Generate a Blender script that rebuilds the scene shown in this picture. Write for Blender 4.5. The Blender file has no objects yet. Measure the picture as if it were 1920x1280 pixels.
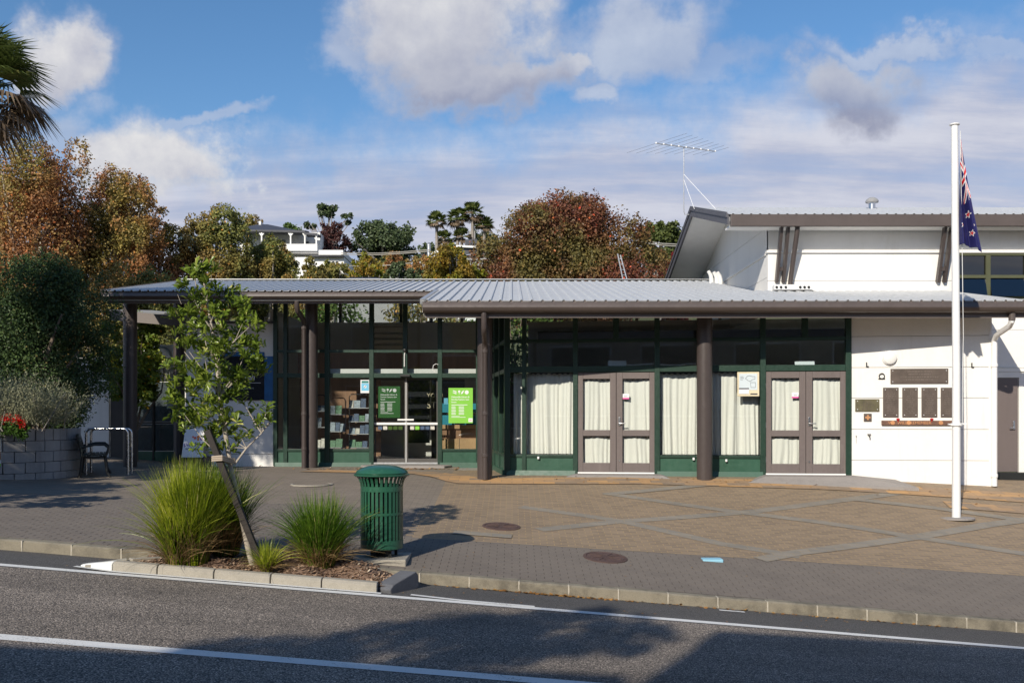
import bpy, math, random
import numpy as np
from mathutils import Vector, Matrix

random.seed(7)
RNG = np.random.default_rng(7)
sc = bpy.context.scene
COL = sc.collection

# ------------------------------------------------------------------ camera, sky, sun, exposure
F, E = 1850.0, 1.23           # focal length in 1920-px units, eye height above the hall floor
cam_d = bpy.data.cameras.new("camera")
cam = bpy.data.objects.new("camera", cam_d); COL.objects.link(cam)
cam.location = (0, 0, E); cam.rotation_euler = (math.radians(90), 0, 0)
cam_d.sensor_width = 36.0; cam_d.lens = F / 1920 * 36.0
cam_d.shift_y = 140 / 1920.0
cam_d.clip_start = 0.05; cam_d.clip_end = 3000
sc.camera = cam

SUN = Vector((0.485, 1.0, -0.645)).normalized()      # the way the light travels
SUN_EL = math.asin(-SUN.z)
sun_d = bpy.data.lights.new("sun", 'SUN'); sun_d.energy = 5.0
sun_d.angle = math.radians(0.55); sun_d.color = (1.0, 0.915, 0.78)
sun = bpy.data.objects.new("sun", sun_d); COL.objects.link(sun)
sun.location = (-30, -60, 60)
sun.rotation_euler = SUN.to_track_quat('-Z', 'Y').to_euler()

sc.view_settings.view_transform = 'Standard'
sc.view_settings.look = 'None'
sc.view_settings.exposure = 0.0
sc.view_settings.gamma = 1.0
sc.cycles.use_denoising = True
sc.cycles.max_bounces = 6
sc.cycles.transparent_max_bounces = 24
sc.cycles.caustics_reflective = False
sc.cycles.caustics_refractive = False


class NT:
    """tiny helper to wire shader nodes"""
    def __init__(s, tree):
        s.t = tree; s.n = tree.nodes; s.l = tree.links
    def new(s, typ, **kw):
        n = s.n.new(typ)
        for k, v in kw.items(): setattr(n, k, v)
        return n
    def put(s, sock, v):
        if hasattr(v, 'is_output') or hasattr(v, 'links'): s.l.new(v, sock)
        else: sock.default_value = v
    def math(s, op, a, b=None, c=None, clamp=False):
        n = s.new('ShaderNodeMath', operation=op, use_clamp=clamp)
        s.put(n.inputs[0], a)
        if b is not None: s.put(n.inputs[1], b)
        if c is not None: s.put(n.inputs[2], c)
        return n.outputs[0]
    def mix(s, f, a, b, blend='MIX'):
        n = s.new('ShaderNodeMix', data_type='RGBA', blend_type=blend)
        s.put(n.inputs[0], f)
        s.put(n.inputs[6], a if not isinstance(a, tuple) else (*a[:3], 1))
        s.put(n.inputs[7], b if not isinstance(b, tuple) else (*b[:3], 1))
        return n.outputs[2]
    def noise(s, vec, scale, detail=3, rough=.5, lac=2.0):
        n = s.new('ShaderNodeTexNoise'); s.l.new(vec, n.inputs['Vector'])
        n.inputs['Scale'].default_value = scale; n.inputs['Detail'].default_value = detail
        n.inputs['Roughness'].default_value = rough; n.inputs['Lacunarity'].default_value = lac
        return n.outputs['Fac']
    def ramp(s, fac, stops, interp='LINEAR'):
        n = s.new('ShaderNodeValToRGB'); r = n.color_ramp; r.interpolation = interp
        while len(r.elements) < len(stops): r.elements.new(.5)
        for e, (p, c) in zip(r.elements, stops):
            e.position = p; e.color = (*c[:3], 1) if isinstance(c, tuple) else (c, c, c, 1)
        s.put(n.inputs[0], fac)
        return n.outputs[0]
    def sstep(s, v, lo, hi):
        n = s.new('ShaderNodeMapRange', interpolation_type='SMOOTHSTEP')
        s.put(n.inputs[0], v); n.inputs[1].default_value = lo; n.inputs[2].default_value = hi
        return n.outputs[0]


def make_world():
    w = bpy.data.worlds.new("World"); sc.world = w; w.use_nodes = True
    w.node_tree.nodes.clear(); k = NT(w.node_tree)
    sky = k.new('ShaderNodeTexSky', sky_type='NISHITA', sun_disc=False)
    sky.sun_elevation = SUN_EL
    sky.sun_rotation = math.atan2(-SUN.x, -SUN.y)     # direction towards the sun, clockwise from +Y
    sky.air_density = 1.0; sky.dust_density = 0.35; sky.ozone_density = 3.0; sky.altitude = 0
    tc = k.new('ShaderNodeTexCoord')
    nrm = k.new('ShaderNodeVectorMath', operation='NORMALIZE'); k.l.new(tc.outputs['Generated'], nrm.inputs[0])
    sp = k.new('ShaderNodeSeparateXYZ'); k.l.new(nrm.outputs[0], sp.inputs[0])
    dx, dy, dz = sp.outputs
    # a flat cloud layer: where the ray meets a high plane
    h = k.math('ADD', k.math('MAXIMUM', dz, 0.0), 0.16)
    cv = k.new('ShaderNodeCombineXYZ')
    k.l.new(k.math('DIVIDE', dx, h), cv.inputs[0]); k.l.new(k.math('MULTIPLY', k.math('DIVIDE', dy, h), 1.25), cv.inputs[1])
    cv.inputs[2].default_value = 3.7
    n_big = k.noise(cv.outputs[0], 1.15, 9, .60)
    off = k.new('ShaderNodeVectorMath', operation='ADD'); k.l.new(cv.outputs[0], off.inputs[0]); off.inputs[1].default_value = (-.10, -.16, 0)
    n_sun = k.noise(off.outputs[0], 1.15, 5, .55)
    wob1 = k.noise(nrm.outputs[0], 11.0, 8, .62)
    stv = k.new('ShaderNodeMapping'); stv.inputs['Scale'].default_value = (.55, 1.5, 1); stv.inputs['Rotation'].default_value = (0, 0, .25); k.l.new(cv.outputs[0], stv.inputs[0])
    n_str = k.noise(stv.outputs[0], 1.9, 8, .62)
    so = k.new('ShaderNodeVectorMath', operation='ADD'); k.l.new(nrm.outputs[0], so.inputs[0]); so.inputs[1].default_value = (-.014, 0, .020)
    wob_s = k.noise(so.outputs[0], 11.0, 6, .58)
    relief = k.math('ADD', .5, k.math('MULTIPLY', k.math('SUBTRACT', wob_s, wob1), 3.4), clamp=True)
    def warp(scale, seed):
        ad = k.new('ShaderNodeVectorMath', operation='ADD'); k.l.new(nrm.outputs[0], ad.inputs[0]); ad.inputs[1].default_value = (seed, seed * 1.7, seed * .6)
        return k.math('SUBTRACT', k.noise(ad.outputs[0], scale, 6, .58), .5)
    # heaped clouds at chosen bearings (u = dx/dy, v = dz/dy in front of the viewer)
    ady = k.math('MAXIMUM', dy, 0.05)
    u = k.math('ADD', k.math('DIVIDE', dx, ady), k.math('MULTIPLY', warp(7.0, 1.3), .20))
    v = k.math('ADD', k.math('DIVIDE', dz, ady), k.math('MULTIPLY', warp(9.0, 5.1), .16))
    ww = k.math('MULTIPLY', k.math('SUBTRACT', wob1, .5), 2.0)
    heaps = [  # x, y, rx, ry in 1920-px units, weight, darkness
        (830, 55, 235, 165, .95, .75), (905, 145, 210, 80, .95, 1.05), (95, 95, 105, 95, 1.0, .40), (640, 110, 90, 60, .55, .2),
        (300, 310, 150, 110, 1.0, .10), (150, 240, 90, 90, .5, .4), (1615, 165, 150, 95, .88, 1.1), (1590, 215, 70, 60, .55, 1.1),
        (1090, 195, 70, 45, .6, .1), (1035, 125, 70, 40, .85, .05), (1190, 80, 270, 110, .62, .4), (1660, 85, 170, 40, .6, .1), (1840, 78, 110, 34, .5, .1), (1400, 130, 120, 50, .4, .2), (385, 215, 90, 22, .45, .1)]
    front = k.sstep(dy, .05, .3)
    dens = None; dark = None
    for (x, y, rx, ry, wt, dk) in heaps:
        cu, cvv = (x - 960) / F, (780 - y) / F
        a = k.math('MULTIPLY', k.math('SUBTRACT', u, cu), F / rx); b = k.math('MULTIPLY', k.math('SUBTRACT', v, cvv), F / ry)
        d = k.math('SQRT', k.math('ADD', k.math('MULTIPLY', a, a), k.math('MULTIPLY', b, b)))
        d = k.math('ADD', d, k.math('MULTIPLY', ww, 0.78))
        m = k.math('MULTIPLY', k.math('MULTIPLY', k.sstep(d, 1.14, .42), wt), front)
        low = k.sstep(k.math('ADD', b, k.math('ADD', k.math('MULTIPLY', ww, .6), k.math('MULTIPLY', a, -.25))), .35, -.75)
        dkm = k.math('MULTIPLY', k.math('MULTIPLY', m, dk), low if dk < .99 else k.math('ADD', k.math('MULTIPLY', low, .5), .5))
        dens = m if dens is None else k.math('MAXIMUM', dens, m)
        dark = dkm if dark is None else k.math('MAXIMUM', dark, dkm)
    # low bank near the horizon, thinning upwards
    bank = k.sstep(k.math('ADD', dz, k.math('ADD', k.math('MULTIPLY', ww, .07), k.math('MULTIPLY', dx, -.11))), 0.318, .225)
    bank = k.math('MULTIPLY', bank, k.math('ADD', .78, k.math('MULTIPLY', k.sstep(n_str, .34, .56), .22)))
    layer = k.math('MULTIPLY', k.sstep(n_big, .60, .80), .5)
    allc = k.math('MAXIMUM', k.math('MAXIMUM', bank, layer), dens, clamp=True)
    # cloud light: brighter where the cloud thins towards the sun, grey-lilac below
    lit = k.math('ADD', k.math('MULTIPLY', k.math('SUBTRACT', n_big, n_sun), 2.0), .5, clamp=True)
    lit = k.math('ADD', k.math('MULTIPLY', lit, .3), k.math('MULTIPLY', relief, .7))
    c_bank = k.mix(k.math('ADD', k.math('MULTIPLY', k.sstep(n_str, .36, .66), .75), k.math('MULTIPLY', lit, .25)), (4.7, 5.15, 7.0), (8.0, 8.2, 9.2))
    c_heap = k.mix(lit, (5.8, 6.0, 7.1), (9.8, 9.7, 9.6))
    c = k.mix(k.sstep(dens, .25, .8), c_bank, c_heap)
    c = k.mix(k.math('MULTIPLY', dark, .90, clamp=True), c, (2.8, 3.15, 4.8))
    hs = k.new('ShaderNodeHueSaturation'); hs.inputs['Saturation'].default_value = 1.17; hs.inputs['Value'].default_value = 1.55
    k.l.new(sky.outputs[0], hs.inputs['Color']); sky = type('S', (), {'outputs': [hs.outputs[0]]})
    out = k.mix(allc, sky.outputs[0], c)
    bg = k.new('ShaderNodeBackground'); k.l.new(out, bg.inputs[0]); bg.inputs[1].default_value = SKY_STRENGTH
    o = k.new('ShaderNodeOutputWorld'); k.l.new(bg.outputs[0], o.inputs[0])

SKY_STRENGTH = 0.085
make_world()

# ------------------------------------------------------------------ helpers
def XX(x, D): return (x - 960) * D / F
def ZZ(y, D): return E - (y - 780) * D / F
def at(x, y, D): return Vector((XX(x, D), D, ZZ(y, D)))


def world_of(o):
    return Matrix.Translation(o.location) if o.type == 'EMPTY' else Matrix.Identity(4)


def attach(o, parent):
    if parent is not None:
        o.parent = parent
        o.matrix_parent_inverse = world_of(parent).inverted()
    return o


def tag(o, label, cat, group=None):
    o['label'] = label; o['category'] = cat
    if group: o['group'] = group
    return o


def thing(name, label, cat, loc=(0, 0, 0), group=None):
    o = bpy.data.objects.new(name, None); COL.objects.link(o)
    o.empty_display_size = .2; o.location = loc
    return tag(o, label, cat, group)


def kind(o, k):
    o['kind'] = k; return o


class MB:
    def __init__(s, m=None):
        s.v = []; s.f = []; s.m = m
    def add(s, vs, fs):
        n = len(s.v)
        if s.m is not None: vs = [tuple(s.m @ Vector(p)) for p in vs]
        s.v += [tuple(p) for p in vs]; s.f += [tuple(i + n for i in f) for f in fs]
        return s
    def box(s, x0, x1, y0, y1, z0, z1):
        return s.add([(x0, y0, z0), (x1, y0, z0), (x1, y1, z0), (x0, y1, z0), (x0, y0, z1), (x1, y0, z1), (x1, y1, z1), (x0, y1, z1)],
                     [(0, 3, 2, 1), (4, 5, 6, 7), (0, 1, 5, 4), (1, 2, 6, 5), (2, 3, 7, 6), (3, 0, 4, 7)])
    def bar(s, p, q, w, h, up=(0, 0, 1)):
        p, q = Vector(p), Vector(q); d = (q - p).normalized(); up = Vector(up)
        if abs(d.dot(up)) > .98: up = Vector((0, 1, 0))
        a = d.cross(up).normalized() * (w / 2); b = a.cross(d).normalized() * (h / 2)
        vs = [p - a - b, p + a - b, p + a + b, p - a + b, q - a - b, q + a - b, q + a + b, q - a + b]
        return s.add(vs, [(0, 1, 2, 3), (7, 6, 5, 4), (0, 4, 5, 1), (1, 5, 6, 2), (2, 6, 7, 3), (3, 7, 4, 0)])
    def tube(s, pts, r, n=10, cap=True):
        pts = [Vector(p) for p in pts]
        rs = list(r) if isinstance(r, (list, tuple)) else [r] * len(pts)
        vs = []; fs = []; ref = None
        for i, p in enumerate(pts):
            d = (pts[min(i + 1, len(pts) - 1)] - pts[max(i - 1, 0)])
            d = d.normalized() if d.length > 1e-9 else Vector((0, 0, 1))
            if ref is None: ref = Vector((1, 0, 0)) if abs(d.x) < .8 else Vector((0, 1, 0))
            a = (ref - d * ref.dot(d)).normalized(); ref = a; b = d.cross(a)
            for j in range(n):
                t = 2 * math.pi * j / n
                vs.append(p + a * (math.cos(t) * rs[i]) + b * (math.sin(t) * rs[i]))
        for i in range(len(pts) - 1):
            for j in range(n):
                fs.append((i * n + j, i * n + (j + 1) % n, (i + 1) * n + (j + 1) % n, (i + 1) * n + j))
        if cap:
            fs.append(tuple(range(n - 1, -1, -1))); fs.append(tuple((len(pts) - 1) * n + j for j in range(n)))
        return s.add(vs, fs)
    def lathe(s, prof, c, n=28):
        c = Vector(c); vs = []; fs = []
        for (r, z) in prof:
            for j in range(n):
                t = 2 * math.pi * j / n
                vs.append((c.x + r * math.cos(t), c.y + r * math.sin(t), c.z + z))
        for i in range(len(prof) - 1):
            for j in range(n):
                fs.append((i * n + j, i * n + (j + 1) % n, (i + 1) * n + (j + 1) % n, (i + 1) * n + j))
        fs.append(tuple(range(n - 1, -1, -1))); fs.append(tuple((len(prof) - 1) * n + j for j in range(n)))
        return s.add(vs, fs)
    def prism(s, poly, a0, a1, axis='y'):
        """poly in the two other axes (x,z for y; y,z for x; x,y for z), extruded from a0 to a1"""
        n = len(poly)
        P = {'y': lambda p, a: (p[0], a, p[1]), 'x': lambda p, a: (a, p[0], p[1]), 'z': lambda p, a: (p[0], p[1], a)}[axis]
        vs = [P(p, a0) for p in poly] + [P(p, a1) for p in poly]
        fs = [tuple(range(n)), tuple(range(2 * n - 1, n - 1, -1))]
        fs += [(i, i + n, (i + 1) % n + n, (i + 1) % n) for i in range(n)]
        return s.add(vs, fs)
    def mesh(s, name):
        me = bpy.data.meshes.new(name); me.from_pydata(s.v, [], s.f); me.update(); return me
    def build(s, name, mat, parent=None, smooth=False, bevel=0, label=None):
        me = s.mesh(name)
        import bmesh
        bm = bmesh.new(); bm.from_mesh(me); bmesh.ops.recalc_face_normals(bm, faces=bm.faces); bm.to_mesh(me); bm.free()
        o = bpy.data.objects.new(name, me); COL.objects.link(o)
        if mat: me.materials.append(MAT[mat] if isinstance(mat, str) else mat)
        if smooth:
            me.polygons.foreach_set('use_smooth', [True] * len(me.polygons))
            me.set_sharp_from_angle(angle=math.radians(40))
        if bevel:
            b = o.modifiers.new('bevel', 'BEVEL'); b.width = bevel; b.segments = 2; b.limit_method = 'ANGLE'
        if label: o['label'] = label
        return attach(o, parent)


def sheet(name, fz, xs, ys, mat, lift=0.0, parent=None):
    """a grid sheet laid over the height function fz(x, y)"""
    vs = [(x, y, fz(x, y) + lift) for y in ys for x in xs]
    nx = len(xs); fs = [(j * nx + i, j * nx + i + 1, (j + 1) * nx + i + 1, (j + 1) * nx + i) for j in range(len(ys) - 1) for i in range(nx - 1)]
    b = MB(); b.v = vs; b.f = fs
    return b.build(name, mat, parent, smooth=True)


def lin(a, b, n): return [a + (b - a) * i / n for i in range(n + 1)]


def raw_mesh(name, verts, quads, mat, parent=None, smooth=False):
    """verts (N,3) and faces (M,k) as numpy arrays, fast"""
    me = bpy.data.meshes.new(name); k = quads.shape[1]
    me.vertices.add(len(verts)); me.vertices.foreach_set('co', np.ascontiguousarray(verts, dtype=np.float32).ravel())
    me.loops.add(quads.size); me.loops.foreach_set('vertex_index', np.ascontiguousarray(quads, dtype=np.int32).ravel())
    me.polygons.add(len(quads)); me.polygons.foreach_set('loop_start', np.arange(0, quads.size, k, dtype=np.int32))
    me.update(calc_edges=True)
    me.polygons.foreach_set('use_smooth', [bool(smooth)] * len(me.polygons))
    o = bpy.data.objects.new(name, me); COL.objects.link(o)
    me.materials.append(MAT[mat] if isinstance(mat, str) else mat)
    return attach(o, parent)


# ------------------------------------------------------------------ materials
MAT = {}


def bsdf(name):
    m = bpy.data.materials.new(name); m.use_nodes = True; MAT[name] = m
    k = NT(m.node_tree); p = m.node_tree.nodes['Principled BSDF']
    g = k.new('ShaderNodeNewGeometry')
    return m, k, p, g


def bump(k, p, hgt, strength, dist=.01):
    b = k.new('ShaderNodeBump'); b.inputs['Strength'].default_value = strength; b.inputs['Distance'].default_value = dist
    k.l.new(hgt, b.inputs['Height']); k.l.new(b.outputs[0], p.inputs['Normal'])


def paint(name, col, rough=.55, var=.12, scale=3.0, bmp=.0, bscale=70, metal=0.0, dirt=None, coat=0.0, streak=False):
    m, k, p, g = bsdf(name)
    pos = g.outputs['Position']
    if streak:
        mp = k.new('ShaderNodeMapping'); mp.inputs['Scale'].default_value = (1, 1, .12); k.l.new(pos, mp.inputs[0]); pos2 = mp.outputs[0]
    else: pos2 = pos
    n = k.noise(pos2, scale, 6, .62); n2 = k.noise(pos, scale * 9, 3, .6)
    f = k.math('ADD', k.math('MULTIPLY', n, .7), k.math('MULTIPLY', n2, .3))
    lo = tuple(c * (1 - var * 1.6) for c in col); hi = tuple(min(1, c * (1 + var * 1.1)) for c in col)
    c = k.ramp(f, [(.3, lo), (.52, col), (.75, hi)])
    if dirt: c = k.mix(k.sstep(k.noise(pos2, scale * 1.7, 8, .7), .55, .78), c, dirt)
    k.l.new(c, p.inputs['Base Color'])
    k.l.new(k.ramp(n2, [(.3, rough * .85), (.7, min(1, rough * 1.15))]), p.inputs['Roughness'])
    p.inputs['Metallic'].default_value = metal
    if coat: p.inputs['Coat Weight'].default_value = coat
    if bmp: bump(k, p, k.noise(pos, bscale, 4, .6), bmp)
    return m


def foliage(name, stops, patch=None, patch_amt=.6, patch_scale=.5, trans=.3, rough=.5):
    m, k, p, g = bsdf(name)
    cl = k.sstep(k.noise(g.outputs['Position'], 1.9, 3, .6), .30, .70)
    fr = k.math('ADD', k.math('MULTIPLY', g.outputs['Random Per Island'], .55), k.math('MULTIPLY', cl, .42))
    fr = k.math('ADD', fr, k.math('MULTIPLY', k.sstep(g.outputs['Random Per Island'], .975, .985), .4), clamp=True)
    c = k.ramp(fr, stops)
    if patch:
        c2 = k.ramp(fr, patch)
        f = k.sstep(k.noise(g.outputs['Position'], patch_scale, 3, .6), .42, .62)
        c = k.mix(k.math('MULTIPLY', f, patch_amt), c, c2)
    k.l.new(c, p.inputs['Base Color']); p.inputs['Roughness'].default_value = rough
    p.inputs['Specular IOR Level'].default_value = .35
    t = k.new('ShaderNodeBsdfTranslucent'); k.l.new(c, t.inputs[0])
    mx = k.new('ShaderNodeMixShader'); mx.inputs[0].default_value = trans
    k.l.new(p.outputs[0], mx.inputs[1]); k.l.new(t.outputs[0], mx.inputs[2])
    k.l.new(mx.outputs[0], m.node_tree.nodes['Material Output'].inputs[0])
    return m


def glass(name, tint=(.80, .84, .83), boost=1.0, rough=0.0):
    m, k, p, g = bsdf(name); m.node_tree.nodes.remove(p)
    t = k.new('ShaderNodeBsdfTransparent'); t.inputs[0].default_value = (*tint, 1)
    gl = k.new('ShaderNodeBsdfGlossy'); gl.inputs['Roughness'].default_value = rough; gl.inputs[0].default_value = (1, 1, 1, 1)
    fr = k.new('ShaderNodeFresnel'); fr.inputs[0].default_value = 1.5
    mx = k.new('ShaderNodeMixShader'); k.l.new(k.math('MULTIPLY', fr.outputs[0], boost, clamp=True), mx.inputs[0])
    k.l.new(t.outputs[0], mx.inputs[1]); k.l.new(gl.outputs[0], mx.inputs[2])
    k.l.new(mx.outputs[0], m.node_tree.nodes['Material Output'].inputs[0])
    return m


def pavers(name, c1, c2, mortar, bw=.2, bh=.1, rot=0.0, blotch=.25, offset=.5, msize=.006):
    m, k, p, g = bsdf(name); pos = g.outputs['Position']
    mp = k.new('ShaderNodeMapping'); mp.inputs['Rotation'].default_value = (0, 0, rot); k.l.new(pos, mp.inputs[0])
    b = k.new('ShaderNodeTexBrick'); k.l.new(mp.outputs[0], b.inputs[0])
    b.offset = offset
    b.inputs['Color1'].default_value = (*c1, 1); b.inputs['Color2'].default_value = (*c2, 1); b.inputs['Mortar'].default_value = (*mortar, 1)
    b.inputs['Scale'].default_value = 1; b.inputs['Brick Width'].default_value = bw; b.inputs['Row Height'].default_value = bh
    b.inputs['Mortar Size'].default_value = msize; b.inputs['Mortar Smooth'].default_value = .3; b.inputs['Bias'].default_value = 0
    n = k.noise(pos, .55, 6, .6); n2 = k.noise(pos, 130, 3, .7); n3 = k.noise(pos, 5, 5, .65)
    f = k.math('ADD', k.math('ADD', k.math('MULTIPLY', n, .9), k.math('MULTIPLY', n3, .6)), k.math('MULTIPLY', n2, .55))
    s = k.ramp(f, [(.62, 1 - blotch), (1.0, 1.0), (1.0, 1 + blotch * .7)])
    s = k.math('ADD', k.math('MULTIPLY', k.math('SUBTRACT', f, 1.02), blotch * 2.0), 1.0)
    c = k.mix(1.0, b.outputs['Color'], s, 'MULTIPLY')
    k.l.new(c, p.inputs['Base Color']); p.inputs['Roughness'].default_value = .8
    hgt = k.math('ADD', k.math('MULTIPLY', b.outputs['Fac'], -1.0), k.math('MULTIPLY', n2, .35))
    bump(k, p, hgt, .55, .004)
    return m


def asphalt(name, lo, hi, grain=95, blotch=.3):
    m, k, p, g = bsdf(name); pos = g.outputs['Position']
    vo = k.new('ShaderNodeTexVoronoi'); vo.inputs['Scale'].default_value = grain; k.l.new(pos, vo.inputs['Vector'])
    sep = k.new('ShaderNodeSeparateColor'); k.l.new(vo.outputs['Color'], sep.inputs[0])
    st = k.ramp(sep.outputs[0], [(0, lo), (.55, tuple((a + b) / 2 for a, b in zip(lo, hi))), (.9, hi), (1, tuple(min(1, c * 1.7) for c in hi))])
    gap = k.sstep(vo.outputs['Distance'], .75, .30)
    c = k.mix(gap, tuple(x * .35 for x in lo), st)
    n = k.noise(pos, .5, 7, .62); mp = k.new('ShaderNodeMapping'); mp.inputs['Scale'].default_value = (.08, 1.1, 1); k.l.new(pos, mp.inputs[0])
    n2 = k.noise(mp.outputs[0], 1.3, 4, .55)
    f = k.math('ADD', 1.0, k.math('MULTIPLY', k.math('SUBTRACT', k.math('ADD', n, n2), 1.0), blotch * 2.2))
    c = k.mix(1.0, c, f, 'MULTIPLY'); k.l.new(c, p.inputs['Base Color'])
    p.inputs['Roughness'].default_value = .85
    bump(k, p, k.math('SUBTRACT', 1.0, vo.outputs['Distance']), .7, .006)
    return m


def worn_line(name, col):
    m, k, p, g = bsdf(name); pos = g.outputs['Position']
    n = k.noise(pos, 60, 4, .7); n2 = k.noise(pos, 2.5, 4, .6)
    f = k.sstep(k.math('ADD', n, k.math('MULTIPLY', n2, .45)), .50, .64)
    c = k.mix(f, (.13, .12, .11), col); k.l.new(c, p.inputs['Base Color']); p.inputs['Roughness'].default_value = .7
    bump(k, p, k.noise(pos, 95, 3, .6), .5, .004)


def concrete(name, col, stain, amt=.6, sc_=6):
    m, k, p, g = bsdf(name); pos = g.outputs['Position']
    n = k.noise(pos, sc_, 7, .68); n2 = k.noise(pos, 140, 3, .7); n3 = k.noise(pos, 1.3, 5, .6)
    c = k.mix(k.math('MULTIPLY', k.sstep(k.math('ADD', k.math('MULTIPLY', n, .6), k.math('MULTIPLY', n3, .4)), .42, .66), amt), col, stain)
    c = k.mix(1.0, c, k.ramp(n2, [(.25, .62), (.5, 1.0), (.8, 1.25)]), 'MULTIPLY')
    k.l.new(c, p.inputs['Base Color']); p.inputs['Roughness'].default_value = .9
    bump(k, p, k.math('ADD', n2, k.math('MULTIPLY', n, .6)), .5, .006)


paint('white_wall', (.80, .785, .75), .6, .04, 1.2, .05, 40, dirt=(.70, .68, .63), streak=True)
paint('wall_joint', (.30, .30, .30), .8)
paint('shade_wall', (.66, .66, .655), .7, .05, 1.5)
paint('brown_steel', (.068, .054, .050), .38, .10, 2.0, .05, 90, streak=True)
paint('brown_gutter', (.098, .078, .070), .38, .10, 1.6, .03, 60)
paint('brown_fascia', (.16, .135, .125), .5, .08, 1.6)
paint('door_paint', (.142, .116, .110), .5, .09, 2.5, .08, 60, dirt=(.20, .17, .155), streak=True)
paint('green_frame', (.013, .040, .026), .4, .12, 2.0, .04, 60)
paint('olive_frame', (.085, .09, .045), .5, .1)
paint('green_panel', (.025, .085, .053), .45, .12, 1.3, .04, 60, dirt=(.055, .12, .08), streak=True)
paint('bin_green', (.022, .098, .058), .32, .14, 5, .03, 80, dirt=(.05, .16, .10), coat=.3)
paint('bin_dark', (.012, .014, .014), .7)
paint('barge_slate', (.10, .10, .115), .5, .08)
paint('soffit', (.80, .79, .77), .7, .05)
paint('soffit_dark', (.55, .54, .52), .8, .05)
paint('interior_wall', (.78, .76, .72), .8, .06)
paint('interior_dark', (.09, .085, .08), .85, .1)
paint('interior_floor', (.30, .27, .24), .6, .15)
paint('wood_brown', (.34, .19, .11), .5, .22, 6, .05, 60, streak=True)
paint('wood_tan', (.52, .33, .17), .5, .14, 5)
paint('teal_panel', (.02, .26, .36), .5, .06)
paint('white_metal', (.80, .80, .79), .35, .04)
paint('steel', (.62, .62, .62), .28, .06, 4, metal=1.0)
paint('zinc', (.56, .57, .575), .5, .07, 3, metal=.12, dirt=(.47, .475, .47))
paint('aluminium', (.55, .56, .57), .4, .08, metal=.7)
paint('black_iron', (.014, .016, .015), .5, .15)
paint('bench_slat', (.025, .035, .03), .5, .15)
paint('bark', (.22, .17, .13), .9, .3, 9, .4, 40)
paint('pale_bark', (.42, .37, .31), .9, .25, 12, .3, 60, dirt=(.26, .22, .17))
paint('grey_bark', (.30, .27, .24), .9, .25, 5, .3, 30)
paint('stake_wood', (.032, .026, .023), .8, .25, 9, .3, 60, streak=True)
paint('tie_webbing', (.40, .33, .26), .9, .15)
paint('bronze', (.115, .090, .075), .55, .2, 7, .0, metal=.25)
paint('bronze_light', (.16, .13, .11), .5, .2, 7, metal=.25)
paint('bronze_green', (.13, .115, .065), .6, .25, 7, metal=.25)
paint('rust', (.16, .085, .055), .75, .35, 14, .2, 90)
paint('copper_disc', (.52, .25, .11), .5, .2)
paint('poppy_red', (.55, .01, .015), .6)
paint('cover_iron', (.095, .058, .050), .7, .25, 10, .3, 80)
paint('light_blue', (.26, .52, .66), .6, .1)
paint('sign_black', (.006, .008, .014), .9)
paint('sign_blue', (.005, .10, .28), .4, .2, 5)
paint('sign_white', (.78, .79, .80), .5, .03)
paint('sign_grey', (.35, .40, .40), .6)
paint('ink', (.03, .03, .045), .6)
paint('poster_green', (.21, .55, .055), .5, .03)
paint('poster_green_dimmed', (.015, .11, .012), .5, .05)  # poster green with the dimness behind the door glass put into its colour
paint('poster_teal', (.01, .19, .17), .5)
paint('poster_red', (.75, .11, .05), .5)
paint('poster_pink', (.80, .26, .24), .5)
paint('poster_blue', (.16, .50, .72), .5)
paint('orange_print', (.85, .25, .03), .5)
paint('purple_print', (.12, .06, .30), .5)
paint('cream_board', (.68, .60, .42), .5)
paint('board_print', (.58, .66, .70), .5, .03)
paint('pink_print', (.75, .10, .35), .5)
paint('book_a', (.30, .36, .42), .6, .5, 22); paint('book_b', (.10, .22, .12), .6, .5, 22)
paint('book_c', (.60, .58, .52), .6, .4, 25); paint('book_d', (.06, .10, .18), .6, .5, 22)
paint('paint_white', (.74, .74, .72), .6, .08)
paint('hoarding', (.30, .27, .24), .8, .15, .8); paint('shop_render', (.38, .34, .30), .8, .12, .7)
paint('shop_dark', (.05, .06, .07), .5, .2)
paint('slate_roof', (.055, .058, .072), .6, .12, 1.5); paint('grey_roof', (.33, .33, .33), .7, .15, .8)
paint('house_white', (.78, .78, .76), .6, .04); paint('house_blue', (.045, .11, .15), .6, .06); paint('house_window', (.04, .05, .06), .2)
paint('wire', (.45, .42, .36), .6)
paint('red_soil', (.20, .12, .07), .95, .3)
paint('block_grey', (.34, .335, .33), .9, .22, 2.4, .3, 70, dirt=(.24, .24, .235), streak=True)
paint('mulch', (.22, .14, .095), .95, .4, 14, .8, 60)
paint('hill_grass', (.075, .085, .035), .95, .35, .35)
paint('earth', (.12, .10, .075), .95, .25, .5)
paint('curtain', (.84, .83, .78), .9, .03, 1.5)
paint('flag_blue', (.012, .012, .105), .7, .08); paint('flag_red', (.62, .015, .02), .7, .05); paint('flag_white', (.78, .78, .78), .7, .03)
paint('rope', (.70, .70, .68), .8)
concrete('kerb_stone', (.245, .218, .165), (.095, .085, .066), .9, 4)
concrete('kerb_pale', (.37, .34, .285), (.26, .24, .20), .55)
concrete('kerb_broken', (.13, .135, .15), (.09, .09, .10), .6)
concrete('ramp_concrete', (.30, .275, .255), (.23, .21, .20), .5)
paint('kerb_mortar', (.46, .42, .35), .9, .2, 20)
asphalt('road_seal', (.155, .132, .112), (.41, .345, .285), 74, .5)
asphalt('channel_seal', (.105, .101, .099), (.165, .158, .150), 150, .2)
worn_line('line_white', (.72, .72, .70))
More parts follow.
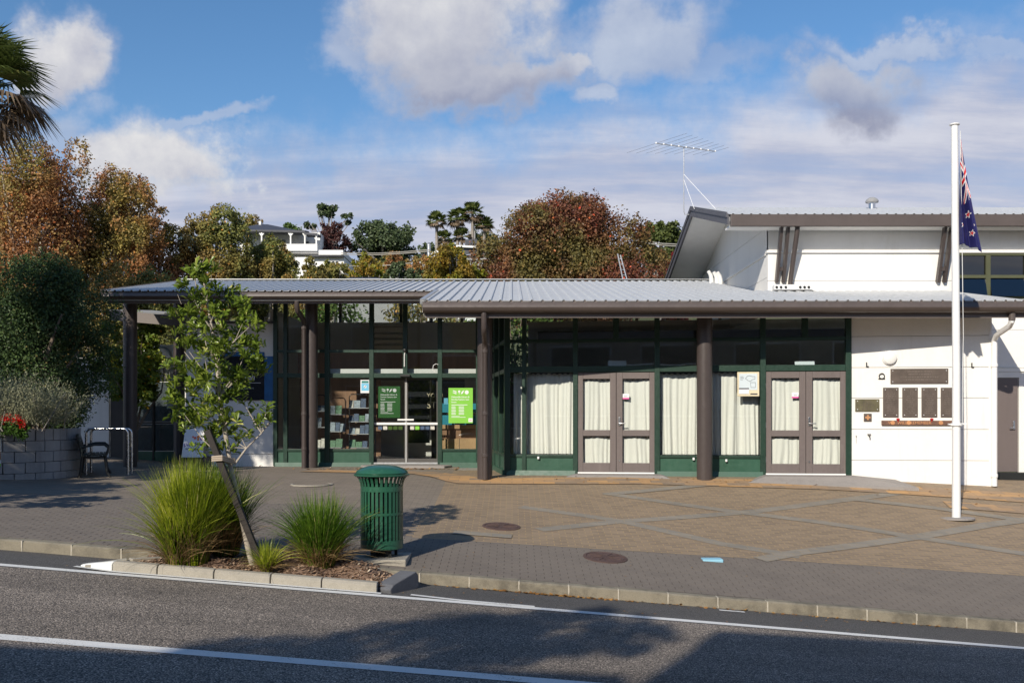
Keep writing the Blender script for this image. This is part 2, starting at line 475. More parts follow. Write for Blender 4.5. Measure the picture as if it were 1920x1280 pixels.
pavers('paver_tan', (.275, .205, .138), (.205, .155, .110), (.34, .245, .13), blotch=.22, msize=.008)
pavers('paver_left', (.235, .196, .155), (.195, .163, .130), (.15, .12, .09), blotch=.28)
pavers('paver_orange', (.52, .30, .125), (.24, .185, .135), (.25, .18, .12), .42, .21, blotch=.3)
pavers('paver_blue', (.262, .232, .188), (.215, .196, .166), (.30, .23, .14), .3, .15, blotch=.3)
concrete('paver_grey', (.182, .155, .130), (.138, .117, .100), .6, 2.2)
paint('paver_joint', (.060, .052, .046), .95, .2, 20)
glass('pane_glass', (.965, .98, .975), 1.1)
glass('shop_glass', (.955, .975, .97), 1.2)
glass('dark_glass', (.30, .34, .36), 2.2)
glass('louvre_glass', (.70, .74, .74), 8.0, .10)
glass('frosted', (.55, .55, .55), 2.0, .15)

foliage('leaf_autumn', [(0, (0.115, 0.069, 0.034)), (.3, (0.298, 0.149, 0.064)), (.6, (0.431, 0.201, 0.086)), (.85, (0.555, 0.277, 0.095)), (.96, (0.900, 0.402, 0.086)), (1, (0.900, 0.250, 0.077))],
        [(0, (0.115, 0.118, 0.034)), (.5, (0.307, 0.287, 0.072)), (1, (0.537, 0.422, 0.115))], .85, .42)
foliage('leaf_red', [(0, (0.081, 0.034, 0.025)), (.35, (0.196, 0.071, 0.046)), (.7, (0.270, 0.109, 0.057)), (.92, (0.345, 0.149, 0.063)), (.98, (0.690, 0.253, 0.057)), (1, (0.862, 0.115, 0.057))],
        [(0, (0.063, 0.067, 0.021)), (.5, (0.172, 0.155, 0.046)), (1, (0.287, 0.230, 0.069))], .95, .36)
foliage('leaf_olive', [(0, (0.080, 0.098, 0.032)), (.5, (0.220, 0.235, 0.064)), (.9, (0.349, 0.336, 0.091)), (1, (0.694, 0.374, 0.080))],
        [(0, (0.160, 0.120, 0.040)), (.6, (0.402, 0.229, 0.075)), (1, (0.616, 0.321, 0.094))], .7, .3)
foliage('leaf_olive_green', [(0, (.035, .045, .014)), (.5, (.10, .13, .035)), (1, (.21, .24, .07))])
foliage('leaf_evergreen', [(0, (0.024, 0.039, 0.019)), (.5, (0.074, 0.108, 0.046)), (1, (0.147, 0.186, 0.078))], trans=.15)
foliage('leaf_shrub', [(0, (0.017, 0.033, 0.014)), (.5, (0.054, 0.097, 0.030)), (.93, (0.123, 0.185, 0.054)), (1, (0.274, 0.239, 0.086))], trans=.2)
foliage('leaf_bush', [(0, (0.034, 0.067, 0.015)), (.5, (0.096, 0.168, 0.034)), (1, (0.190, 0.258, 0.056))])
foliage('leaf_yellow', [(0, (0.093, 0.118, 0.016)), (.5, (0.265, 0.291, 0.033)), (.85, (0.437, 0.370, 0.039)), (1, (0.635, 0.291, 0.039))], [(0, (0.132, 0.066, 0.020)), (1, (0.450, 0.198, 0.039))], .6, .6)
foliage('leaf_citrus', [(0, (0.058, 0.098, 0.019)), (.6, (0.195, 0.273, 0.035)), (.88, (0.468, 0.488, 0.050)), (1, (0.900, 0.507, 0.039))])
foliage('leaf_crimson', [(0, (.10, .012, .016)), (.6, (.26, .03, .04)), (1, (.42, .08, .05))])
foliage('leaf_wine', [(0, (0.039, 0.016, 0.016)), (.6, (0.098, 0.039, 0.034)), (1, (0.169, 0.078, 0.065))])
foliage('leaf_young', [(0, (0.044, 0.077, 0.010)), (.4, (0.144, 0.213, 0.027)), (.85, (0.300, 0.375, 0.056)), (1, (0.625, 0.600, 0.200))], trans=.34, rough=.25)
foliage('leaf_grey', [(0, (0.130, 0.137, 0.085)), (.5, (0.260, 0.267, 0.163)), (1, (0.416, 0.403, 0.247))], trans=.2)
foliage('leaf_bed', [(0, (.03, .07, .012)), (1, (.10, .19, .03))])
foliage('petal_red', [(0, (.45, .006, .008)), (1, (.80, .03, .02))])
foliage('blade_green', [(0, (.050, .090, .006)), (.35, (.19, .26, .014)), (.7, (.38, .43, .035)), (.93, (.54, .52, .09)), (1, (.72, .64, .30))], trans=.35, rough=.32)
foliage('blade_deep', [(0, (.022, .060, .006)), (.4, (.075, .16, .014)), (.8, (.16, .26, .025)), (.95, (.26, .33, .05)), (1, (.5, .46, .18))], trans=.35, rough=.35)
foliage('blade_dry', [(0, (.13, .085, .040)), (.6, (.30, .20, .09)), (1, (.42, .32, .15))])
foliage('palm_green', [(0, (0.049, 0.070, 0.017)), (.6, (0.126, 0.168, 0.042)), (1, (0.280, 0.252, 0.084))])
foliage('palm_dead', [(0, (0.065, 0.047, 0.029)), (.6, (0.182, 0.130, 0.085)), (1, (0.390, 0.286, 0.182))], trans=.1)
foliage('litter', [(0, (.14, .06, .02)), (.5, (.34, .17, .05)), (1, (.50, .30, .10))], trans=.1)
foliage('chip', [(0, (.11, .06, .04)), (.4, (.27, .17, .11)), (.85, (.44, .31, .21)), (1, (.60, .50, .38))], trans=.0, rough=.9)
foliage('twig_grey', [(0, (.20, .17, .15)), (1, (.36, .32, .29))], trans=.0)

# ------------------------------------------------------------------ the ground: street falling to the right, plaza rising to the hall
YK = 11.94
def clampv(v, a, b): return max(a, min(b, v))
def sm(t): t = clampv(t, 0, 1); return t * t * (3 - 2 * t)
def kerbZ(X): return -.729 - .0815 * clampv(X, -14, 14)
def plazaZ(X): return -.023 * clampv(X - 6, 0, 10) + .0815 * clampv(-8.9 - X, 0, 5)
def G(X, Y):
    t = clampv((Y - YK) / (20.0 - YK), 0, 1)
    return kerbZ(X) * (1 - t) + plazaZ(X) * t
def roadZ(X, Y=0): return kerbZ(X) - .13
def hillZ(X, Y):
    w = .6 * math.sin(X * .05 + 1.3) + .4 * math.sin(X * .13 + Y * .07)
    if Y < 85: return 13.0 * sm((Y - 30) / 62) + w * sm((Y - 40) / 30)
    return 13.0 * sm((Y - 30) / 62) + 1.6 * sm((Y - 85) / 15) + w
def pix(x, y):
    """where the line of sight through (x, y) meets the paving"""
    lo, hi = 11.95, 24.0
    f = lambda D: ZZ(y, D) - G(XX(x, D), D)
    for _ in range(50):
        m = (lo + hi) / 2
        if f(m) > 0: lo = m
        else: hi = m
    return XX(x, lo), lo

def terrain(X, Y):
    if Y >= 30: return hillZ(X, Y) - .05
    if Y < YK: return roadZ(X) - .35
    return min(G(X, Y), 0.3) - .35 * (1 - sm((Y - 27) / 3)) - .05
gx = [-900, -500, -260, -140, -90] + lin(-60, 60, 40) + [90, 140, 260, 500, 900]
gy = [-600, -300, -120, -40, -14, 2, 11, 12, 20, 27] + lin(30, 110, 26) + [130, 170, 260, 420, 700, 1400]
kind(sheet('ground', terrain, gx, gy, 'hill_grass'), 'structure')

rx = [-40, -25] + lin(-14, 14, 28) + [25, 40]
kind(sheet('road', lambda x, y: roadZ(x), rx, lin(3.0, 10.75, 6), 'road_seal'), 'structure')
kind(sheet('road_channel', lambda x, y: roadZ(x), rx, lin(10.75, 11.9, 2), 'channel_seal'), 'structure')
kind(sheet('near_footpath', lambda x, y: roadZ(x) + .12, rx, lin(-4.2, 2.9, 4), 'ramp_concrete'), 'structure')
b = MB()
for i in range(len(rx) - 1):
    a, c = rx[i], rx[i + 1]
    b.add([(a, 2.9, roadZ(a) - .1), (c, 2.9, roadZ(c) - .1), (c, 3.05, roadZ(c) - .1), (a, 3.05, roadZ(a) - .1),
           (a, 2.9, roadZ(a) + .125), (c, 2.9, roadZ(c) + .125), (c, 3.05, roadZ(c) + .125), (a, 3.05, roadZ(a) + .125)],
          [(4, 5, 6, 7), (2, 3, 7, 6), (0, 1, 5, 4)])
kind(b.build('near_kerb', 'kerb_pale'), 'structure')


def strip(name, pts, w, mat, fz, lift, seg=24):
    """a flat band of width w along a polyline on the surface fz"""
    P = []
    for (a, c) in zip(pts[:-1], pts[1:]):
        for i in range(seg): P.append((a[0] + (c[0] - a[0]) * i / seg, a[1] + (c[1] - a[1]) * i / seg))
    P.append(pts[-1]); vs = []
    for i, p in enumerate(P):
        q = P[min(i + 1, len(P) - 1)]; r = P[max(i - 1, 0)]
        dx, dy = q[0] - r[0], q[1] - r[1]; L = math.hypot(dx, dy); nx, ny = -dy / L * w / 2, dx / L * w / 2
        for s_ in (-1, 1):
            X, Y = p[0] + nx * s_, p[1] + ny * s_; vs.append((X, Y, fz(X, Y) + lift))
    b = MB(); b.v = vs; b.f = [(2 * i, 2 * i + 1, 2 * i + 3, 2 * i + 2) for i in range(len(P) - 1)]
    return b.build(name, mat)

kind(strip('edge_line', [(-40, 10.84), (-14, 10.84), (14, 10.84), (40, 10.84)], .13, 'line_white', roadZ, .004, 30), 'structure')
kind(strip('centre_line', [(-40, 7.86), (-14, 7.86), (14, 7.86), (40, 7.86)], .17, 'line_white', roadZ, .004, 30), 'structure')
kind(strip('parking_tick', [(-1.13, 11.02), (-.55, 10.93), (.25, 10.915)], .07, 'line_white', roadZ, .0085, 10), 'structure')
kind(strip('kerb_mark', [(2.45, 11.66), (2.75, 11.66)], .06, 'line_white', roadZ, .004, 2), 'structure')

# paving sheets
px1 = lin(-1.3, 12, 26) + [20, 30]; px0 = [-30, -20] + lin(-12, -1.3, 20)
plaza = kind(sheet('plaza', G, px1, lin(13.853, 22.5, 24), 'paver_tan'), 'structure')
kind(sheet('forecourt', G, px0, lin(16.153, 30, 24), 'paver_left'), 'structure')
footpath = kind(sheet('footpath', lambda x, y: G(x, y) - .004, px0, lin(11.93, 16.153, 10), 'paver_joint'), 'structure')
footpath_b = kind(sheet('footpath', lambda x, y: G(x, y) - .004, px1, lin(11.93, 13.853, 6), 'paver_joint'), 'structure')
kind(sheet('plaza_edge', lambda x, y: G(x, y) - .002, [-1.62, -1.45, -1.3], lin(13.853, 16.153, 8), 'paver_tan'), 'structure')
side = kind(sheet('side_ground', lambda x, y: G(x, y) - .03, [-1.3, -.5], lin(22.5, 30, 4), 'interior_floor'), 'structure')

# the footpath's running-bond bricks: the nearest rows one by one, the rest as one field
pv = MB().box(-.0962, .0962, -.0484, .0484, -.03, 0.0)
pv_me = pv.mesh('paver'); pv_me.materials.append(MAT['paver_grey'])
cells = []
row = 0; Y = YK + .06
while Y < 16.15:
    x = -9.2 + (.1 if row % 2 else 0)
    while x < 9.2:
        if Y < 13.84 or x < -1.4: cells.append((x, Y, abs(x)))
        x += .2
    Y += .1; row += 1
vis = [c for c in cells if c[2] < .52 * c[1] and not (c[1] < 12.15 and -4.1 < c[0] < -1.5)]
near = sorted(vis, key=lambda c: (round(c[1], 2), c[2]))[:295]
ns = set((round(c[0], 3), round(c[1], 3)) for c in near)
for (x, Y, _) in near:
    o = bpy.data.objects.new('paver', pv_me); COL.objects.link(o)
    sx = (G(x + .05, Y) - G(x - .05, Y)) / .1; sy = (G(x, Y + .05) - G(x, Y - .05)) / .1
    n = Vector((-sx + random.gauss(0, .002), -sy + random.gauss(0, .003), 1)).normalized()
    tx = Vector((1, 0, sx + random.gauss(0, .0015))).normalized(); n = tx.cross(Vector((0, 1, sy + random.gauss(0, .002)))).normalized()
    o.rotation_euler = Matrix((tx, n.cross(tx), n)).transposed().to_euler()
    o.location = (x, Y, G(x, Y) + random.uniform(-.0008, .0008))
    attach(o, footpath if x < -1.3 else footpath_b)
rest = np.array([(c[0], c[1]) for c in cells if (round(c[0], 3), round(c[1], 3)) not in ns and c[2] < 9.2])
def paver_field(name, pts, parent):
    V = []; Q = []
    hx, hy = .0962, .0484
    for i, (x, y) in enumerate(pts):
        dz = random.uniform(-.0006, .0006)
        for (sx, sy) in ((-1, -1), (1, -1), (1, 1), (-1, 1)):
            V.append((x + sx * hx, y + sy * hy, G(x + sx * hx, y + sy * hy) + dz))
        for (sx, sy) in ((-1, -1), (1, -1), (1, 1), (-1, 1)):
            V.append((x + sx * hx, y + sy * hy, G(x, y) - .04))
        k = i * 8
        Q += [(k, k + 1, k + 2, k + 3), (k, k + 4, k + 5, k + 1), (k + 1, k + 5, k + 6, k + 2), (k + 2, k + 6, k + 7, k + 3), (k + 3, k + 7, k + 4, k)]
    return kind(raw_mesh(name, np.array(V), np.array(Q), 'paver_grey', parent), 'stuff')
paver_field('paver_field', rest[rest[:, 0] < -1.3], footpath)
paver_field('paver_field', rest[rest[:, 0] >= -1.3], footpath_b)

# bands of blue-grey pavers crossing the tan plaza, and the orange border along the hall
bands = [((976, 950), (1160, 976), (1351, 1019), (1500, 1043)), ((1010, 993), (1153, 978), (1409, 959), (1582, 937), (1700, 922)),
         ((1135, 925), (1280, 946), (1391, 961), (1539, 979), (1710, 1006), (1920, 1038)), ((1425, 1049), (1495, 1036), (1710, 1008), (1851, 984), (1990, 965)),
         ((1602, 936), (1750, 952), (1990, 986)), ((1135, 927), (1330, 908)), ((850, 998), (960, 1006))]
for i, bd in enumerate(bands):
    P = [pix(*p) for p in bd]
    kind(strip('paver_band', P, .25, 'paver_blue', G, .004 + .0011 * i, 10), 'structure')
kind(strip('paver_border', [(-4.6, 22.1), (-1.9, 21.3), (-.9, 19.4), (2.5, 19.55), (6.5, 19.15), (9.2, 18.75), (10.6, 18.5)], .75, 'paver_orange', G, .013, 14), 'structure')
kind(strip('paver_border', [(7.9, 17.95), (10.6, 17.5)], .5, 'paver_orange', G, .013, 10), 'structure')

# kerb stones, one by one
kerb = thing('kerb', 'weathered concrete kerb stones edging the brick footpath', 'kerb', (0, YK, kerbZ(0)))
kst = MB(); L = .588; sl = -.0815
prof = [(11.775, -.30), (11.79, -.02), (11.815, -.003), (11.935, 0.0), (11.935, -.30)]
for sx in (-.5, .5): kst.v += [(sx * L, y - YK, z + sl * sx * L) for (y, z) in prof]
n = 5; kst.f = [tuple(range(n)), tuple(range(2 * n - 1, n - 1, -1))] + [(i, i + n, (i + 1) % n + n, (i + 1) % n) for i in range(n)]
k_me = kst.mesh('kerb_stone'); k_me.materials.append(MAT['kerb_stone'])
k_joint = MB().box(-.008, .008, 11.782 - YK, 11.93 - YK, -.28, -.004).mesh('joint'); k_joint.materials.append(MAT['kerb_mortar'])
for i in range(-13, 16):
    x = -1.1045 + .594 * (i + .5)
    o = bpy.data.objects.new('kerb_stone', k_me); COL.objects.link(o); o.location = (x, YK + random.uniform(-.006, .006), kerbZ(x) + random.uniform(-.004, .004)); attach(o, kerb)
    o.rotation_euler = (0, 0, random.uniform(-.006, .006))
    o = bpy.data.objects.new('mortar_joint', k_joint); COL.objects.link(o); o.location = (x + .297, YK, kerbZ(x + .297)); attach(o, kerb)

# planted island in the parking lane
isl = thing('traffic_island', 'kerbed planting island with bark mulch at the road edge', 'traffic island', (-3, 11.4, roadZ(-3)))
def kerb_piece(p, q, mat, w=.14, h=.11, name='kerb_stone', label=None, taper=None):
    p, q = Vector((*p, 0)), Vector((*q, 0)); d = (q - p).normalized(); nrm = Vector((-d.y, d.x, 0)); g = .006
    p2, q2 = p + d * g, q - d * g; vs = []
    for c, hh in ((p2, taper[0] if taper else h), (q2, taper[1] if taper else h)):
        z = roadZ(c.x)
        for (o_, zz) in ((-.02, -.15), (.0, hh * .72), (.035, hh), (w, hh), (w, -.15)):
            pp = c + nrm * o_; vs.append((pp.x, pp.y, roadZ(pp.x) + zz))
    b = MB().add(vs, [tuple(range(5)), tuple(range(9, 4, -1))] + [(i, i + 5, (i + 1) % 5 + 5, (i + 1) % 5) for i in range(5)])
    return b.build(name, mat, isl, bevel=.008, label=label)
joints = [-4.45, -3.95, -3.32, -2.69, -2.12, -1.50]
for a, c in zip(joints[:-1], joints[1:]): kerb_piece((a, 10.98), (c, 10.98), 'kerb_pale')
kerb_piece((-4.86, 11.10), (-4.45, 10.985), 'paint_white', taper=(.03, .11), label='white painted kerb nose of the island')
kerb_piece((-3.95, 11.80), (-4.42, 11.34), 'kerb_pale', w=.12)
kerb_piece((-4.42, 11.33), (-4.83, 11.14), 'kerb_pale', w=.12, taper=(.11, .03))
wl = [(-4.90, 11.06), (-4.40, 10.935), (-1.45, 10.935)]
kind(strip('painted_edge', wl, .07, 'line_white', roadZ, .0125, 12), 'structure')
bb = MB()
c0 = Vector((-1.30, 11.30, roadZ(-1.3))); rt = Matrix.Translation(c0) @ Matrix.Rotation(math.radians(62), 4, 'Z') @ Matrix.Rotation(math.radians(-9), 4, 'Y')
bb.m = rt; bb.prism([(-.27, -.05), (-.29, .10), (-.22, .135), (.24, .15), (.28, .10), (.27, -.05)], -.10, .12, 'y')
bb.build('kerb_stone', 'kerb_broken', isl, bevel=.012, label='loose dark kerb block knocked out of line')
def mulch_z(x, y):
    t = sm((x + 4.35) / .5) * sm((-1.35 - x) / .3)
    return roadZ(x) + .075 + t * (.085 * sm((y - 11.05) / .7) + .035 * math.sin(x * 7 + y * 5) * sm((y - 11.1) / .3) + .02 * math.sin(x * 19 - y * 13))
bx = MB(); xs = lin(-4.36, -1.36, 50); ys_ = lin(0, 1, 16); vs = []
for t in ys_:
    for x in xs:
        back = 11.38 + .72 * sm((x + 4.4) / .6) if x < -3.8 else (12.08 if x < -1.7 else 11.86)
        y = 11.06 + (back - 11.06) * t; vs.append((x, y, mulch_z(x, y)))
bx.v = vs; nx = len(xs); bx.f = [(j * nx + i, j * nx + i + 1, (j + 1) * nx + i + 1, (j + 1) * nx + i) for j in range(16) for i in range(nx - 1)]
mul = bx.build('mulch_bed', 'mulch', isl, smooth=True)


def scatter_flakes(name, fn_pts, n, size, mat, fz, parent=None, lift=.006, asp=.45, tilt=.5):
    """many small flakes lying on a surface"""
    P = np.array([fn_pts() for _ in range(n)]); Z = np.array([fz(x, y) for x, y in P]) + lift
    ang = RNG.uniform(0, 6.283, n); s = RNG.uniform(.5, 1.3, n) * size
    ax = np.stack([np.cos(ang), np.sin(ang), RNG.normal(0, tilt, n)], 1) * s[:, None] * .5
    ay = np.stack([-np.sin(ang), np.cos(ang), RNG.normal(0, tilt, n)], 1) * s[:, None] * .5 * asp
    c = np.stack([P[:, 0], P[:, 1], Z + np.abs(ax[:, 2]) * .6], 1)
    V = np.stack([c - ax, c - ay * 1.1 , c + ax, c + ay], 1).reshape(-1, 3)
    return kind(raw_mesh(name, V, np.arange(4 * n).reshape(-1, 4), mat, parent), 'stuff')
scatter_flakes('bark_chip', lambda: (random.uniform(-4.3, -1.4), 11.1 + random.random() ** 1.2 * .85), 4200, .055, 'chip', mulch_z, isl, asp=.4, tilt=.25)

# fallen leaves
lf = scatter_flakes('fallen_leaves', lambda: (lambda x: (x, 11.77 - abs(random.gauss(0, .035))))(random.uniform(-1, 5.5) if random.random() < .5 else random.gauss(.4, .5)), 300, .05, 'litter', roadZ, asp=.7, tilt=.2)
tag(lf, 'dry leaves gathered in the channel against the kerb face', 'fallen leaves')
lf = scatter_flakes('fallen_leaves', lambda: (random.uniform(-8, 4), random.uniform(10.9, 11.75)), 90, .035, 'litter', roadZ, asp=.6, tilt=.1)
tag(lf, 'leaf specks scattered over the road channel', 'fallen leaves')
lf = scatter_flakes('fallen_leaves', lambda: (random.gauss(-2.9, .9), 23.05 - abs(random.gauss(0, .14))), 170, .08, 'litter', G, asp=.7, tilt=.3)
tag(lf, 'orange dry leaves lying before the sliding door', 'fallen leaves')
lf = scatter_flakes('fallen_leaves', lambda: (lambda x: (x, 20.25 - .12 * x - abs(random.gauss(0, .5))))(random.uniform(-.3, 10)), 150, .05, 'litter', G, lift=.02, asp=.7, tilt=.2)
tag(lf, 'scattered leaves along the hall plinth', 'fallen leaves')
lf = scatter_flakes('fallen_leaves', lambda: (random.uniform(-8.3, -5.5), 24.6 - abs(random.gauss(0, .15))), 150, .07, 'litter', G, asp=.7, tilt=.3)
tag(lf, 'leaf drift under the clinic window', 'fallen leaves')
lf = scatter_flakes('fallen_leaves', lambda: (random.uniform(-7, 8), random.uniform(12.1, 18)), 170, .032, 'litter', G, asp=.6, tilt=.1)
tag(lf, 'tiny leaf flecks spread over the paving', 'fallen leaves')

# iron covers in the paving
def iron_cover(x, y, r, label, mat='cover_iron'):
    X, Y = pix(x, y); sx = (G(X + .2, Y) - G(X - .2, Y)) / .4; sy = (G(X, Y + .2) - G(X, Y - .2)) / .4
    m = Matrix.Translation((X, Y, G(X, Y))) @ Vector((-sx, -sy, 1)).normalized().to_track_quat('Z', 'Y').to_matrix().to_4x4()
    t = thing('manhole_cover', label, 'manhole cover', (X, Y, G(X, Y)), 'round iron covers in the paving')
    MB(m).lathe([(r, -.02), (r, .012), (r - .035, .016), (r - .04, .008)], (0, 0, 0), 40).build('rim', mat, t)
    MB(m).lathe([(r - .045, -.02), (r - .045, .013), (.0001, .014)], (0, 0, 0), 40).build('lid', mat, t)
    rb = MB(m)
    for i in range(12):
        a = i * math.pi / 6
        rb.bar((.06 * math.cos(a), .06 * math.sin(a), .016), ((r - .07) * math.cos(a), (r - .07) * math.sin(a), .016), .012, .008)
    rb.build('ribs', mat, t)
iron_cover(1135, 1045, .30, 'rusty round manhole cover in the brick footpath')
iron_cover(940, 987, .29, 'rusty round manhole cover at the plaza edge, nearer the bin')
X, Y = pix(1336, 1049)
tag(MB().box(X - .15, X + .13, Y - .1, Y + .1, G(X, Y) - .03, G(X, Y) + .02).build('utility_cover', 'light_blue', bevel=.01), 'small pale blue utility plate in the paving', 'utility cover')
X, Y = pix(585, 908)
ring = MB().lathe([(.40, -.01), (.40, .012), (.36, .014), (.36, -.01)], (X, Y, G(X, Y)), 40)
tag(ring.build('paving_ring', 'kerb_pale'), 'flat pale ring set in the forecourt paving behind the grasses', 'paving ring')

# ------------------------------------------------------------------ across the street, behind the viewer: what throws the road shadows
def shop(name, label, x0, x1, yf, yb, top, mat, nwin, ztop_par=.5):
    t = thing(name, label, 'building', ((x0 + x1) / 2, yf, roadZ((x0 + x1) / 2)))
    z0 = roadZ((x0 + x1) / 2) - .6
    MB().box(x0, x1, yb, yf, z0, top - ztop_par).build('wall', mat, t)
    MB().box(x0 + .002, x1 - .002, yf - .3, yf + .08, top - ztop_par, top).build('parapet', mat, t)
    w = (x1 - x0) / nwin; g0 = z0 + .6
    for i in range(nwin):
        a = x0 + w * i + .35; c = x0 + w * (i + 1) - .35
        f = MB().box(a, c, yf, yf + .05, g0 + .35, g0 + 2.6).build('shop_window', 'house_white', t)
        MB().box(a + .08, c - .08, yf + .04, yf + .06, g0 + .43, g0 + 2.5).build('pane', 'shop_dark', f)
        f = MB().box(a + .3, c - .3, yf, yf + .05, g0 + 4.3, min(g0 + 5.8, top - 1.0)).build('window', 'house_white', t)
        MB().box(a + .38, c - .38, yf + .04, yf + .06, g0 + 4.38, min(g0 + 5.72, top - 1.08)).build('pane', 'shop_dark', f)
    MB().box(x0, x1, yf + .081, yf + 2.2, g0 + 3.1, g0 + 3.35).build('verandah', 'hoarding', t)
    return t
SHOP_R, SHOP_L = 8.35, 7.05
shop('shop_building', 'two storey rendered shop across the street, taller of the pair', -4.9, 16, -4.2, -14, SHOP_R, 'shop_render', 5)
shop('shop_building', 'lower two storey shop across the street', -26, -5.05, -4.2, -14, SHOP_L, 'hoarding', 5)

# ------------------------------------------------------------------ lettering
def letters(txt, size, mat, m, parent, name='lettering', align='LEFT', depth=.002, bold=0.0):
    cu = bpy.data.curves.new(name, 'FONT'); cu.body = txt; cu.size = size; cu.align_x = align
    cu.extrude = depth; cu.resolution_u = 3; cu.offset = bold
    to = bpy.data.objects.new('tmp_text', cu); COL.objects.link(to)
    bpy.context.view_layer.update()
    me = bpy.data.meshes.new_from_object(to.evaluated_get(bpy.context.evaluated_depsgraph_get()))
    bpy.data.objects.remove(to); bpy.data.curves.remove(cu)
    me.transform(m); me.name = name; me.materials.clear(); me.materials.append(MAT[mat])
    o = bpy.data.objects.new(name, me); COL.objects.link(o)
    return attach(o, parent)
UP = Matrix.Rotation(math.radians(90), 4, 'X')        # text plane -> facing -Y

# ------------------------------------------------------------------ the community building
bld = thing('community_building', 'low white and green glazed hall and library under a grey corrugated canopy roof', 'building', (1, 20.5, 0))
ANG = math.atan(.12); HM = Matrix.Translation((0, 20.72, 0)) @ Matrix.Rotation(-ANG, 4, 'Z')
def HX(x):
    k = (x - 960) / F; return k * 20.72 / (1 + .12 * k)
def HU(x): return HX(x) / math.cos(ANG)
def HZ(x, y): return ZZ(y, 20.72 - .12 * HX(x))
def H(): return MB(HM)

# roof
SL = .178
def ZR(Y): return 3.42 + SL * (Y - 18.8)
def roof_sheet(x0, x1, yf, yb, parent, zf=ZR, rib=.2, h=.032, mat='zinc'):
    n = max(1, round((x1 - x0) / rib)); P = []
    for i in range(n):
        c = x0 + (i + .5) * (x1 - x0) / n; hw = (x1 - x0) / n / 2
        P += [(c - hw, 0), (c - .034, 0), (c - .018, h), (c + .018, h), (c + .034, 0)]
    P.append((x1, 0))
    vs = [(x, yf, zf(yf) + z) for x, z in P] + [(x, yb, zf(yb) + z) for x, z in P]; m = len(P)
    b = MB(); b.v = vs; b.f = [(i, i + 1, m + i + 1, m + i) for i in range(m - 1)]
    o = b.build('roof_sheet', mat, parent); so = o.modifiers.new('thickness', 'SOLIDIFY'); so.thickness = .004; so.offset = -1
    return o
XL, XM, XR = -9.33, -1.72, 9.80
YF0, YF1, YB = 22.46, 18.74, 27.9
x = XL
while x < XM - .05:
    x1 = min(x + .761, XM); roof_sheet(x + .002, x1, YF0, YB, bld); x = x1
while x < XR - .05:
    x1 = min(x + .8, XR); roof_sheet(x + .002, x1, YF1, YB if x1 < 5.9 else 22.5, bld); x = x1
MB().box(XL, 5.8, YB - .12, YB + .12, ZR(YB) + .035, ZR(YB) + .055).build('ridge_flashing', 'aluminium', bld)
MB().prism([(YF1 + .02, ZR(YF1) - .05), (YF0, ZR(YF0) - .05), (YF0, ZR(YF0) + .045), (YF1, ZR(YF1) + .045)], XM - .03, XM + .05, 'x').build('barge_flashing', 'aluminium', bld)
MB().prism([(YF0 + .02, ZR(YF0) - .12), (YB, ZR(YB) - .12), (YB, ZR(YB) + .04), (YF0, ZR(YF0) + .04)], XL - .05, XL - .005, 'x').build('barge_board', 'brown_gutter', bld)
for (x0, x1, yf, yb) in ((XL, XM, YF0 + .1, YB), (XM + .002, 5.8, YF1 + .15, YB), (5.802, XR, YF1 + .15, 22.38)):
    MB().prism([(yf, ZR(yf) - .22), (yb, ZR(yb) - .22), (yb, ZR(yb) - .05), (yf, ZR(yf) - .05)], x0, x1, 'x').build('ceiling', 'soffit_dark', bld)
def gutter(x0, x1, y, zt, zb, fb, name='gutter'):
    prof = [(y + .10, zt - .015), (y - .02, zt - .012), (y - .02, zt), (y - .05, zt), (y - .085, zt - .05), (y - .10, zt - .10), (y - .085, (zt + zb) / 2 - .03),
            (y - .05, zb + .025), (y, zb + .004), (y + .10, zb)]
    g = MB().prism(prof, x0, x1, 'x').build(name, 'brown_gutter', bld, smooth=True)
    MB().box(x0 + .03, x1 - .03, y + .101, y + .14, fb, zt - .02).build('fascia_board', 'brown_fascia', bld)
    MB().box(x0 - .004, x1 + .004, y - .035, y + .05, zt + .002, zt + .028).build('roof_edge_trim', 'brown_fascia', bld)
    nb = int((x1 - x0) / .75); 
    for i in range(nb):
        c = x0 + .4 + i * .75
        MB().box(c, c + .12, y - .052, y - .0, zt + .001, zt + .006).build('bracket', 'brown_fascia', g)
    return g
gutter(XM + .02, 9.98, 18.80, ZR(18.74) - .012, ZR(18.74) - .21, 3.115)
gutter(XL, XM + .0, 22.55, ZR(22.48) - .012, ZR(22.48) - .19, ZR(22.48) - .26)

# columns and downpipes
def column(x, D, ztop, zb, r=.155):
    X = XX(x, D)
    MB().lathe([(r + .0, zb - .1), (r, zb + .4), (r, ztop)], (X, D, 0), 32).build('column', 'brown_steel', bld, smooth=True)
    return X
column(1321, 19.72, ZR(19.72) - .1, -.05); xc = column(909, 19.72, ZR(19.72) - .1, -.02, .15)
xl = column(584, 23.62, ZR(23.62) - .1, .0, .15); column(244, 23.62, ZR(23.62) - .1, -.02, .16); column(336, 25.3, ZR(25.3) - .1, -.02, .14)
def downpipe(X, yg, zg, yc, r=.055, drop=.28):
    t = MB().tube([(X, yg, zg), (X, yg, zg - drop), (X, yg + .06, zg - drop - .09), (X, yc - .10, zg - drop - .22), (X, yc, zg - drop - .34), (X, yc, -.02)], r, 16)
    o = t.build('downpipe', 'brown_steel', bld, smooth=True)
    for z in (zg - drop - .45, 1.25, .42):
        MB().lathe([(r + .004, z), (r + .009, z + .01), (r + .009, z + .06), (r + .004, z + .07)], (X, yc, 0), 18).build('collar', 'brown_steel', o)
downpipe(xc + .01, 18.84, ZR(18.74) - .20, 19.50)
downpipe(xl - .13, 22.62, ZR(22.48) - .18, 23.40, .06, .16)

